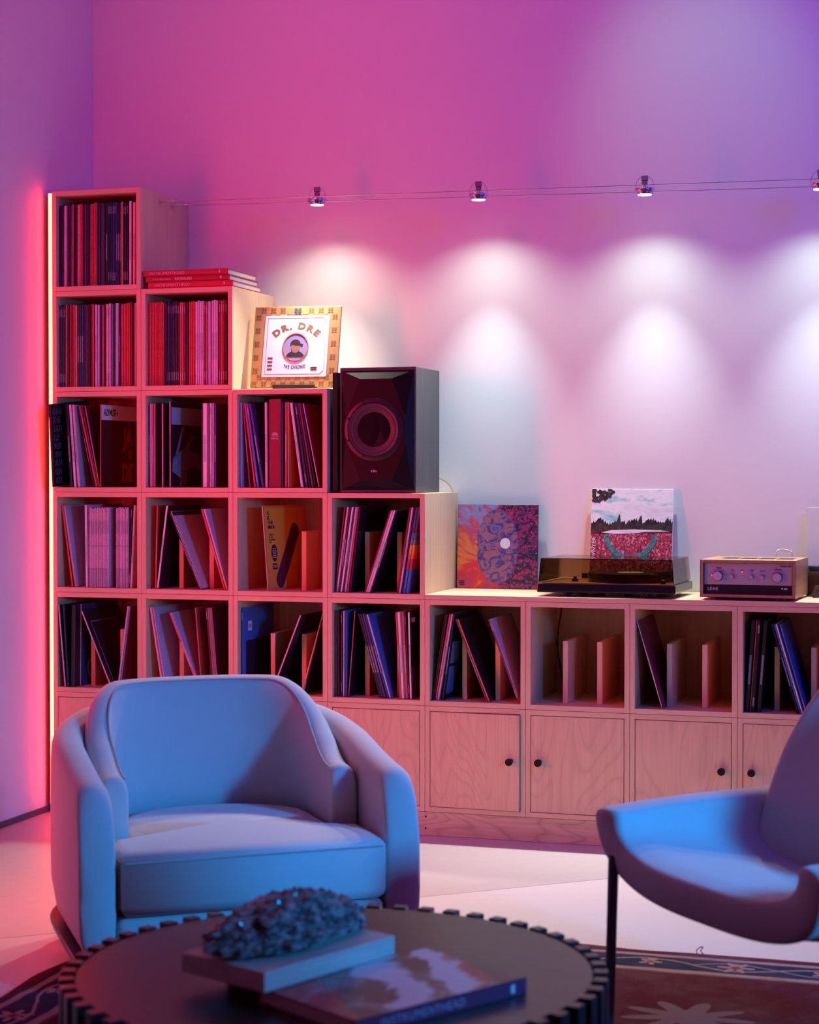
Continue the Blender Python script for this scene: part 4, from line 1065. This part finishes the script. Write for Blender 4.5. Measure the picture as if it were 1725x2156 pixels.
# ------------------------------------------------------------------ rug
def rug_mat():
    m, g = newmat('persian_rug', .95, spec=.1)
    P = g.coord()
    x, y, z = g.xyz(P)
    wob = g.math('MULTIPLY', g.math('SUBTRACT', g.noise(P, 14, 3), .5), .014)
    dx = g.math('SUBTRACT', RX, g.math('ABSOLUTE', x)); dy = g.math('SUBTRACT', RY, g.math('ABSOLUTE', y))
    e = g.math('ADD', g.math('MINIMUM', dx, dy), wob)                      # distance from the edge
    s = g.math('ADD', g.math('MULTIPLY', x, g.math('LESS_THAN', dy, dx)), g.math('MULTIPLY', y, g.math('GREATER_THAN', dy, dx)))
    RED, NAV, CRE, FLD = (.16, .012, .02), (.024, .038, .075), (.50, .30, .26), (.115, .010, .022)
    def band(lo, hi): return g.math('MULTIPLY', g.math('GREATER_THAN', e, lo), g.math('LESS_THAN', e, hi))
    # scrolling vine in the blue border
    ph = g.math('MULTIPLY', s, 14.0)
    c0 = g.math('MULTIPLY_ADD', g.math('SINE', ph), .034, .117)
    vine = g.math('LESS_THAN', g.math('ABSOLUTE', g.math('SUBTRACT', e, c0)), .0045)
    c1 = g.math('MULTIPLY_ADD', g.math('SINE', ph), -.034, .117)
    vine2 = g.math('MULTIPLY', g.math('LESS_THAN', g.math('ABSOLUTE', g.math('SUBTRACT', e, c1)), .003), g.math('GREATER_THAN', g.math('SINE', g.math('MULTIPLY', s, 7.0)), .0))
    def flower(period, off, ec, rad, petals):
        u = g.math('MULTIPLY', g.math('SUBTRACT', g.math('FRACT', g.math('DIVIDE', g.math('ADD', s, off), period)), .5), period)
        w = g.math('SUBTRACT', e, ec)
        r = g.math('POWER', g.math('ADD', g.math('MULTIPLY', u, u), g.math('MULTIPLY', w, w)), .5)
        a = g.math('ARCTAN2', w, u)
        rr = g.math('MULTIPLY_ADD', g.math('COSINE', g.math('MULTIPLY', a, petals)), rad * .38, rad * .72)
        return g.math('LESS_THAN', r, rr), g.math('LESS_THAN', r, rad * .3)
    f1, f1c = flower(.4488, .11, .117, .045, 6.0); f2, f2c = flower(.4488, .335, .117, .030, 5.0); f3, f3c = flower(.2244, .0, .095, .017, 3.0)
    orn = g.math('MAXIMUM', g.math('MAXIMUM', vine, vine2), g.math('MAXIMUM', f1, g.math('MAXIMUM', f2, f3)))
    col = g.mix(band(.026, .038), RED, NAV)
    col = g.mix(band(.038, .060), col, CRE)
    col = g.mix(band(.060, .178), col, NAV)
    col = g.mix(g.math('MULTIPLY', band(.060, .176), orn), col, CRE)
    col = g.mix(g.math('MULTIPLY', band(.060, .176), g.math('MAXIMUM', f1c, f2c)), col, (.30, .06, .05))
    col = g.mix(band(.178, .204), col, CRE)
    col = g.mix(band(.204, .216), col, (.16, .09, .07))
    col = g.mix(g.math('GREATER_THAN', e, .216), col, FLD)
    # pale medallions on the field
    def medal(cx, cy, R, pet, sq):
        u = g.math('SUBTRACT', x, cx); w = g.math('MULTIPLY', g.math('SUBTRACT', y, cy), sq)
        u = g.math('ADD', u, wob); r = g.math('POWER', g.math('ADD', g.math('MULTIPLY', u, u), g.math('MULTIPLY', w, w)), .5)
        a = g.math('ARCTAN2', w, u)
        return g.math('LESS_THAN', r, g.math('MULTIPLY_ADD', g.math('COSINE', g.math('MULTIPLY', a, pet)), R * .28, R * .72))
    md = g.math('MAXIMUM', medal(MX, MY, .16, 9.0, 1.25), g.math('MAXIMUM', medal(MX - .55, MY - .20, .06, 5.0, 1.0), medal(MX + .55, MY - .25, .10, 7.0, 1.2)))
    md = g.math('MAXIMUM', md, g.math('MAXIMUM', medal(-.4, -.3, .2, 8.0, 1.0), medal(-1.1, MY - .05, .13, 9.0, 1.2)))
    col = g.mix(g.math('MULTIPLY', g.math('MULTIPLY', md, g.math('GREATER_THAN', e, .23)), .75), col, (.30, .20, .22))
    # worn patches and weave
    wn = g.noise(P, 5, 6, .7); wv = g.noise(g.mapping(P, (260, 90, 1)), 1.0, 2)
    col = g.mix(g.ramp(wn, [(.45, 0.0), (.75, .45)]), col, (.22, .14, .15))
    col = g.mix(g.math('MULTIPLY', wv, .4), col, (.02, .01, .015))
    g.l.new(col, g.b.inputs['Base Color']); g.bump(wv, .5, .004)
    return m
rx0, rx1, ry0, ry1 = 1.07, 4.25, -4.6, -1.37
RX, RY = (rx1 - rx0) / 2, (ry1 - ry0) / 2
rcx, rcy = (rx0 + rx1) / 2, (ry0 + ry1) / 2
mX, mY, _ = (2.72, -1.96, 0); MX, MY = mX - rcx, mY - rcy
rg = MB(); nx, ny = 120, 120; vs = []; fs = []
for lay in (0, 1):
    for j in range(ny + 1):
        for i in range(nx + 1):
            u, v_ = -1 + 2 * i / nx, -1 + 2 * j / ny
            X, Y = u * RX, v_ * RY
            ed = max(abs(u), abs(v_))
            wv = noise.noise(Vector((X * 2.2, Y * 2.2, 3))) ;
            k = max(0, (ed - .94) / .06)
            X += k * .020 * noise.noise(Vector((Y * 5.0, 7, 1))); Y += k * .022 * noise.noise(Vector((X * 4.2, 2, 1)))
            vs.append((X, Y, .0004 if lay == 0 else .0068 + k * .0006 * max(0, noise.noise(Vector((X * 6, Y * 6, 9))))))
N = (nx + 1) * (ny + 1)
for j in range(ny):
    for i in range(nx):
        a = j * (nx + 1) + i; fs.append((a + N, a + 1 + N, a + nx + 2 + N, a + nx + 1 + N)); fs.append((a, a + nx + 1, a + nx + 2, a + 1))
for i in range(nx):
    fs.append((i, i + 1, i + 1 + N, i + N)); a = ny * (nx + 1) + i; fs.append((a + 1, a, a + N, a + 1 + N))
for j in range(ny):
    a = j * (nx + 1); b2 = a + nx + 1; fs.append((b2, a, a + N, b2 + N)); a += nx; b2 += nx; fs.append((a, b2, b2 + N, a + N))
rg.add(vs, fs); rug = rg.build('rug', rug_mat(), smooth=True); rug.location = (rcx, rcy, 0)
tag(rug, 'worn red patterned rug with blue floral border under table and chairs', 'rug')
cl = MB().tube(smoothpts([(2.655, -1.366, .006), (2.652, -1.350, .010), (2.660, -1.338, .016), (2.668, -1.345, .018), (2.664, -1.358, .012), (2.672, -1.368, .006)]), .0014, 6).build('loose_thread', mat('rug_thread', (.15, .02, .03), .9), rug, smooth=True)
cl.location = (-rcx, -rcy, 0)

# ------------------------------------------------------------------ fabrics
def fabric(name, col, scale=900):
    m, g = newmat(name, .92, spec=.15)
    P = g.coord(); n = g.noise(P, 7, 4); w = g.noise(P, scale, 2)
    g.l.new(g.mix(n, tuple(c * .9 for c in col), col), g.b.inputs['Base Color']); g.bump(w, .12, .001)
    g.b.inputs['Sheen Weight'].default_value = .25; g.b.inputs['Sheen Roughness'].default_value = .5
    return m
FAB = fabric('pale_velvet', (.62, .59, .60)); FAB2 = fabric('pale_wool_weave', (.55, .55, .58), 700)
PIPE = fabric('piping_cloth', (.50, .47, .48))

# ------------------------------------------------------------------ barrel armchair
ac = empty('armchair', (1.399, -1.674, .0078), radians(37.0), 'pale barrel armchair with loose wrap back cushion and seat cushion', 'armchair')
def plan(s, hw, yf_, yc, r):
    """point and outward normal on a U: s 0..1 from the front of the left arm round the back to the front of the right arm"""
    Ls = yc - yf_; La = pi * 1.0; k = 1.0
    # straight arm, half ellipse, straight arm
    arc_len = pi * (hw + r) / 2
    tot = 2 * Ls + arc_len; q = s * tot
    if q < Ls: return Vector((-hw, yf_ + q)), Vector((-1, 0))
    if q > Ls + arc_len: return Vector((hw, yc - (q - Ls - arc_len))), Vector((1, 0))
    a = pi - pi * (q - Ls) / arc_len
    ca, sa = cos(a), sin(a)
    e_ = .82
    p = Vector((hw * math.copysign(abs(ca) ** e_, ca), yc + r * abs(sa) ** e_))
    n_ = Vector((ca / hw, sa / r)).normalized()
    return p, n_
def sst(a, b, x): t = max(0, min(1, (x - a) / (b - a))); return t * t * (3 - 2 * t)
def sweep(hw, yf_, yc, r, th, zbot, ztop, S_=56, round_=.9, name='shell', m=None, parent=None, crown=.5, flare=None, seg=6):
    mb = MB(); rings = []
    for i in range(S_ + 1):
        s = i / S_; p, n_ = plan(s, hw, yf_, yc, r)
        zb_, zt = zbot(s), ztop(s); t2 = th(s) / 2 if callable(th) else th / 2
        fo = flare(s) if flare else 0
        prof = []; R_ = t2 * round_
        for k in range(seg + 1):
            a = pi * k / seg; prof.append((t2 * cos(a), zt - R_ + R_ * sin(a) * crown * 2 if False else zt - R_ + R_ * sin(a)))
        prof.append((-t2, zb_ + .5 * (zt - R_ - zb_))); prof.append((-t2, zb_)); prof.append((t2, zb_)); prof.append((t2, zb_ + .5 * (zt - R_ - zb_)))
        rings.append([(p.x + n_.x * (o_ + fo * (z_ - zb_)), p.y + n_.y * (o_ + fo * (z_ - zb_)), z_) for o_, z_ in prof])
    K = len(rings[0]); vs = [v for r_ in rings for v in r_]; fs = []
    for i in range(S_):
        for k in range(K): k2 = (k + 1) % K; fs.append((i*K+k, i*K+k2, (i+1)*K+k2, (i+1)*K+k))
    fs.append(tuple(reversed(range(K)))); fs.append(tuple(S_*K + k for k in range(K)))
    mb.add(vs, fs)
    return mb.build(name, m, parent, smooth='all', subsurf=1)
ZSB = .070
def sym(s): return min(s, 1 - s) * 2           # 0 at the arm fronts, 1 at the middle of the back
def arm_top(s):
    q = sym(s)
    base = .512 + .130 * sst(.0, .85, q)
    if q < .11: base = ZSB + .02 + (base - ZSB - .02) * math.sqrt(max(0, 1 - (1 - (q + .014) / .124) ** 3.0))
    return base
shell = sweep(.400, -.385, .02, .36, .094, lambda s: ZSB + .035 * sym(s), arm_top, 88, name='outer_shell', m=FAB, parent=ac)
def cush_top(s): q = sym(s); return .500 + .205 * sst(.08, .72, q)
cush = sweep(.312, -.150, .045, .245, lambda s: .072, lambda s: .300, lambda s: cush_top(s) - (.05 * max(0, 1 - sym(s) / .05) ** 2), 80, name='back_cushion', m=FAB, parent=ac, flare=lambda s: .10 * sst(.2, .9, sym(s)))
pp = []
for i in range(2, 79):
    s = i / 80; p, n_ = plan(s, .312, -.150, .045, .245); zt = cush_top(s) - (.05 * max(0, 1 - sym(s) / .05) ** 2); fo = .10 * sst(.2, .9, sym(s)) * (zt - .300)
    pp.append((p.x + n_.x * (-.031 + fo), p.y + n_.y * (-.031 + fo), zt - .010))
MB().tube(pp, .0030, 6).build('piping', PIPE, cush, smooth=True)
# seat cushion: T plan with a crowned top
def seat_outline():
    pts = [(-.343, -.395), (.343, -.395), (.343, -.185), (.268, -.175)]
    for k in range(13): a = pi * k / 12; pts.append((.268 * cos(a), .03 + .21 * sin(a)))
    pts += [(-.268, -.175), (-.343, -.185)]
    return pts
def soft_block(name, pts, z0, z1, m, parent, crown=.012, bev=.022, lv=2):
    bm = bmesh.new(); vs = [bm.verts.new((x, y, z0)) for x, y in pts]; f = bm.faces.new(vs)
    r = bmesh.ops.extrude_face_region(bm, geom=[f]); up = [v for v in r['geom'] if isinstance(v, bmesh.types.BMVert)]
    for v in up: v.co.z = z1
    bmesh.ops.recalc_face_normals(bm, faces=bm.faces)
    ed = [e for e in bm.edges if abs(e.verts[0].co.z - e.verts[1].co.z) < 1e-6]
    bmesh.ops.bevel(bm, geom=ed, offset=bev, segments=4, profile=.5, affect='EDGES')
    big = [f for f in bm.faces if len(f.verts) > 6]
    cen = []
    for f in big:
        c = bmesh.ops.poke(bm, faces=[f])['verts'][0]
        c.co.z += crown if c.co.z > (z0 + z1)/2 else 0
    me = bpy.data.meshes.new(name); bm.to_mesh(me); bm.free(); me.materials.append(m)
    for p in me.polygons: p.use_smooth = True
    o = bpy.data.objects.new(name, me); COL.objects.link(o); o.parent = parent
    return o
sc_ = soft_block('seat_cushion', seat_outline(), .185, .350, FAB, ac, .018, .030)
op = seat_outline(); op2 = op + [op[0]]
MB().tube([(x * 1.002, y * 1.002, .352) for x, y in smoothpts([(a, b, 0) for a, b in op2], 3) for x, y in [(x, y)]] if False else
          [(-.344, -.185, .325), (-.344, -.385, .325), (-.334, -.3965, .325), (.334, -.3965, .325), (.344, -.385, .325), (.344, -.185, .325)], .0026, 6).build('piping', PIPE, sc_, smooth=True)
MB().box(-.350, .350, -.372, -.30, ZSB + .004, .182).build('front_rail', FAB, ac, bevel=.02, segs=3, smooth=True)
MB().box(-.32, .32, -.30, .28, ZSB + .01, .182).build('seat_deck', FAB, ac, bevel=.01)
DKB = mat('dark_base_lacquer', (.012, .010, .012), .3)
bs = MB(); rings = []
for i in range(61):
    s = i / 60; p, n_ = plan(s, .400, -.385, .02, .36); z_ = ZSB + .035 * sym(s)
    rings.append([(p.x + n_.x * o_, p.y + n_.y * o_, z_ + q) for o_, q in ((.040, -.022), (.0485, .002), (.045, .006), (-.045, .000), (-.045, -.022))])
K = 5; vs = [v for r_ in rings for v in r_]; fs = [(i*K+k, i*K+(k+1) % K, (i+1)*K+(k+1) % K, (i+1)*K+k) for i in range(60) for k in range(K)] + [tuple(reversed(range(K))), tuple(60*K + k for k in range(K))]
bs.add(vs, fs).build('base_band', DKB, ac, smooth=True)
MB().lathe([(.24, .0), (.245, .006), (.24, .016), (.06, .022), (.045, .03), (.045, ZSB - .01), (.16, ZSB + .012)], 40).build('swivel_base', DKB, ac, smooth=True)

# ------------------------------------------------------------------ lounge chair at the right
lc = empty('lounge_chair', (3.046, -2.108, .0082), radians(-46.4), 'pale upholstered lounge chair with wide low arms cut by right edge', 'chair')
sh = MB(); NV, NU = 22, 33; vs = []; fs = []
for j in range(NV + 1):
    v_ = j / NV; y = -.36 + .66 * v_
    hw = .338 + .010 * sin(pi * v_) - .012 * (1 - v_) ** 4
    top = .520 - .012 * (1 - v_) ** 3
    seat = .415 - .085 * v_ + .012 * (1 - v_) ** 6 - .03 * max(0, 1 - v_ * 6) ** 2
    n_e = 3.7 - .5 * (1 - v_) ** 2
    for i in range(NU + 1):
        t = -pi/2 + pi * i / NU; st_, ct = sin(t), cos(t)
        x = hw * math.copysign(abs(st_) ** (2 / n_e), st_); z = top - (top - seat) * abs(ct) ** (2 / n_e)
        yy = y + (.02 * (1 - v_) ** 4) * (abs(x) / hw) ** 3
        vs.append((x, yy, z))
for j in range(NV):
    for i in range(NU): a = j * (NU + 1) + i; fs.append((a, a + 1, a + NU + 2, a + NU + 1))
sh.add(vs, fs); so = sh.build('seat_shell', FAB2, lc, smooth='all')
def thicken(o, th, off=-1, lv=2):
    md = o.modifiers.new('solid', 'SOLIDIFY'); md.thickness = th; md.offset = off
    q = o.modifiers.new('sub', 'SUBSURF'); q.levels = lv; q.render_levels = lv
# make sure the padding grows downward/outward
up = sum(p.normal.z for p in so.data.polygons)
if up < 0: so.data.flip_normals()
thicken(so, .092)
bk = MB(); vs = []; fs = []; NV, NU = 16, 22
for j in range(NV + 1):
    v_ = j / NV; z = .335 + .505 * v_
    hw = .345 * (1 - .36 * max(0, (v_ - .35) / .65) ** 2.4); y0 = .120 + .165 * v_ ** 1.1
    for i in range(NU + 1):
        u = -1 + 2 * i / NU; vs.append((hw * u, y0 - .085 * abs(u) ** 2.2, z - .03 * abs(u) ** 3 * v_))
for j in range(NV):
    for i in range(NU): a = j * (NU + 1) + i; fs.append((a, a + 1, a + NU + 2, a + NU + 1))
bo_ = bk.add(vs, fs).build('backrest', FAB2, lc, smooth='all')
if sum(p.normal.y for p in bo_.data.polygons) > 0: bo_.data.flip_normals()
thicken(bo_, .105)
LEG = mat('blue_grey_leg', (.10, .11, .16), .35, .4)
for lx_, ly_, tx, ty in ((-.345, -.345, -.343, -.335), (.350, -.150, .335, -.150), (-.355, .300, -.30, .24), (.355, .300, .30, .24)):
    MB().cyl((lx_, ly_, .0), (tx, ty, .36 if ly_ > 0 else .40), .0115, 20, .0125).cyl((lx_, ly_, 0), (lx_, ly_, .006), .013, 16).build('leg', LEG, lc, smooth=True)
MB().box(-.30, .30, -.02, .02, .255, .275).build('cross_bar', LEG, lc, bevel=.004)
# piping along the arm fronts
# ------------------------------------------------------------------ round table with staves
TC = Vector((2.217, -3.037, .0078)); TR, TH, NS = .488, .352, 54
tb_ = empty('coffee_table', TC, 0, 'round black coffee table edged with upright staves like gear teeth', 'table')
TOPM, g = newmat('black_oiled_top', .28)
n_ = g.noise(g.mapping(g.coord(), (3, 40, 3)), 2, 4); g.l.new(g.mix(n_, (.018, .014, .012), (.034, .027, .023)), g.b.inputs['Base Color'])
g.l.new(g.math('MULTIPLY_ADD', n_, .12, .26), g.b.inputs['Roughness'])
STV = mat('black_stave', (.016, .015, .017), .32)
MB().lathe([(.10, TH - .030), (TR - .004, TH - .030), (TR - .002, TH - .028), (TR - .002, TH - .002), (TR - .004, TH), (.10, TH), (.0005, TH)], 96).build('table_top', TOPM, tb_, smooth=True)
sm_ = None
for k in range(NS):
    a = 2 * pi * k / NS
    if sm_ is None:
        ob = MB().box(TR - .002, TR + .026, -.0150, .0150, .0, TH + .004).build('stave', STV, tb_, bevel=.002, segs=1); sm_ = ob.data
    else:
        ob = bpy.data.objects.new('stave', sm_); COL.objects.link(ob); ob.parent = tb_
        b2 = ob.modifiers.new('bevel', 'BEVEL'); b2.width = .002; b2.segments = 1; b2.limit_method = 'ANGLE'
    ob.rotation_euler = (0, 0, a)
MB().lathe([(TR - .03, .02), (TR - .003, .02), (TR - .003, TH - .032), (TR - .03, TH - .032)], 72, cap0=False, cap1=False).build('inner_drum', BLACKM, tb_)
zt = TC.z + TH
def camp(xc, zc): return Vector((CX + xc * cos(YAW) - zc * sin(YAW), CY + xc * sin(YAW) + zc * cos(YAW)))
# art book
Rr = camp(.2102, 3.299); d1 = (camp(-.75, 0) - camp(-.0, .66)) ; 
dS = (camp(-.75, -.66) - camp(0, 0)).normalized(); ang = math.atan2(-dS.y, -dS.x)
bk_t = .029
book = empty('art_book', (0, 0, zt + .0005), 0, 'large art book with red and white ornate cover on the coffee table', 'book')
book.location.x, book.location.y = Rr.x + dS.x * .40, Rr.y + dS.y * .40
book.rotation_euler = (0, 0, ang)      # local x runs along the spine towards the right corner, local y to the back
def cover_art():
    m, g = newmat('ornate_cover_print', .35)
    x, y, z = g.xyz(g.coord('Generated')); v = g.coord('Generated')
    n = g.noise(v, 3.0, 2, .5, 1.0); f = g.noise(v, 26, 5, .7, 2.0)
    diag = g.math('MULTIPLY_ADD', n, .35, g.math('MULTIPLY_ADD', x, .8, g.math('MULTIPLY', y, -.25)))
    base = g.ramp(diag, [(0, (.42, .02, .03)), (.18, (.42, .02, .03)), (.21, (.07, .03, .03)), (.36, (.09, .035, .04)), (.39, (.66, .62, .70)), (.52, (.70, .66, .74)), (.55, (.09, .035, .04)), (.64, (.09, .035, .04)), (.66, (.66, .62, .70)), (.76, (.66, .62, .70)), (.79, (.55, .02, .04)), (.86, (.07, .02, .03))])
    orn = g.ramp(f, [(.50, 0.0), (.53, 1.0), (.57, 1.0), (.60, 0.0)])
    zone = g.ramp(g.math('ADD', n, g.math('MULTIPLY', g.math('ABSOLUTE', g.math('SUBTRACT', x, .5)), -.5)), [(.35, 0.0), (.42, 1.0)])
    base = g.mix(g.math('MULTIPLY', g.math('MULTIPLY', orn, zone), .7), base, (.66, .60, .68))
    g.l.new(base, g.b.inputs['Base Color']); return m
BK = speckled('plum_cloth', (.22, .03, .10), .45)
MB().box(0, .40, .0, .272, bk_t - .003, bk_t).build('front_cover', [cover_art()], book, bevel=.0006, segs=1)
MB().box(0, .40, .0, .272, 0, .003).box(0, .40, -.001, .003, 0, bk_t).build('back_cover', BK, book, bevel=.0008, segs=1)
MB().box(.005, .395, .004, .267, .003, bk_t - .003).build('page_block', PAPER, book)
SPT = mat('spine_silver', (.55, .42, .60), .4)
lettering('INSTRUMENTHEAD', .020, SPT, book, Matrix.Translation((.055, -.0014, .0075)) @ FRONT, spacing=1.15)
MB().box(.360, .369, -.0018, -.0008, .007, .022).build('spine_mark', mat('pale_mark', (.75, .75, .85), .4), book)
# dark book under the board
db = empty('dark_book', (0, 0, zt + .0005), 0, 'closed black book under the stone board on the coffee table', 'book')
pF, pL, pR = camp(-.2525, 3.193), camp(-.4052, 3.346), camp(-.0271, 3.455)
ex = (pR - pF).normalized(); ey = (pL - pF).normalized(); angB = math.atan2(ex.y, ex.x)
q = pF + ex * .09 + ey * .085; db.location.x, db.location.y = q.x, q.y; db.rotation_euler = (0, 0, angB)
MB().box(0, .20, 0, .11, 0, .003).box(0, .20, 0, .11, bk_t - .003, bk_t).box(0, .20, .107, .11, .003, bk_t - .003).build('cover', BLACKM, db)
MB().box(.003, .197, .003, .107, .003, bk_t - .003).build('page_block', PAPER, db)
# board
bd = empty('display_board', (pF.x, pF.y, zt + .0005 + bk_t + .0006), angB, 'pale limewashed wooden board under the dark mineral', 'board')
LIME = wood('limewashed_board', (.66, .62, .58), (.52, .48, .45), 'x', .55)
MB().box(0, .345, 0, .214, 0, .036).build('slab', LIME, bd, bevel=.002)
# mineral
mn = empty('mineral_cluster', (pF.x, pF.y, zt + .0011 + bk_t + .0366), angB, 'dark rough crystal mineral resting on the pale board', 'mineral')
bm = bmesh.new(); bmesh.ops.create_icosphere(bm, subdivisions=5, radius=1.0)
for v_ in bm.verts:
    p = v_.co.copy()
    n1 = noise.fractal(p * 1.6 + Vector((3, 1, 7)), 1.0, 2.0, 3); n2 = noise.noise(p * 6.5 + Vector((1, 5, 2))); n3 = abs(noise.noise(p * 13 + Vector((2, 2, 2))))
    k = 1 + .22 * n1 + .10 * n2 - .10 * n3
    x, y, z = p.x * .188 * k, p.y * .085 * k, p.z * .050 * k
    z *= 1.0 + .30 * math.exp(-((x - .02) / .08) ** 2)
    if z < -.020: z = -.020 + (z + .020) * .15
    v_.co = (x, y, z + .024)
me = bpy.data.meshes.new('rock'); bm.to_mesh(me); zmin = min(v.co.z for v in me.vertices); bm.free()
def minmat():
    m, g = newmat('dark_crystal', .25)
    n = g.noise(g.coord(), 45, 5, .7); n2 = g.noise(g.coord(), 9, 3)
    g.l.new(g.mix(g.ramp(n, [(.4, 0.0), (.62, 1.0)]), (.012, .022, .026), (.30, .34, .36)), g.b.inputs['Base Color'])
    g.l.new(g.math('MULTIPLY_ADD', n2, .6, .05), g.b.inputs['Roughness']); g.bump(n, .9, .01); return m
MN = minmat(); me.materials.append(MN)
ro = bpy.data.objects.new('rock', me); COL.objects.link(ro); ro.parent = mn; ro.location = (.178, .112, -zmin + .0003)
cy = MB(); rq = random.Random(5); pol = [p for p in me.polygons if p.normal.z > -.1 and p.center.z > .005]
for k in range(170):
    p = rq.choice(pol); d_ = (p.normal + Vector((rq.uniform(-.5, .5), rq.uniform(-.5, .5), rq.uniform(-.1, .5)))).normalized()
    c_ = p.center - d_ * .006; L = rq.uniform(.009, .014); r_ = rq.uniform(.004, .0075)
    Mx = Matrix.Translation(c_) @ d_.to_track_quat('Z', 'Y').to_matrix().to_4x4()
    cy.lathe([(r_, 0), (r_, L * .6), (.0006, L)], 6, 0, Mx)
co = cy.build('crystals', mat('crystal_glassy', (.09, .13, .15), .18), mn); co.location = ro.location; tag(co, kind='stuff')
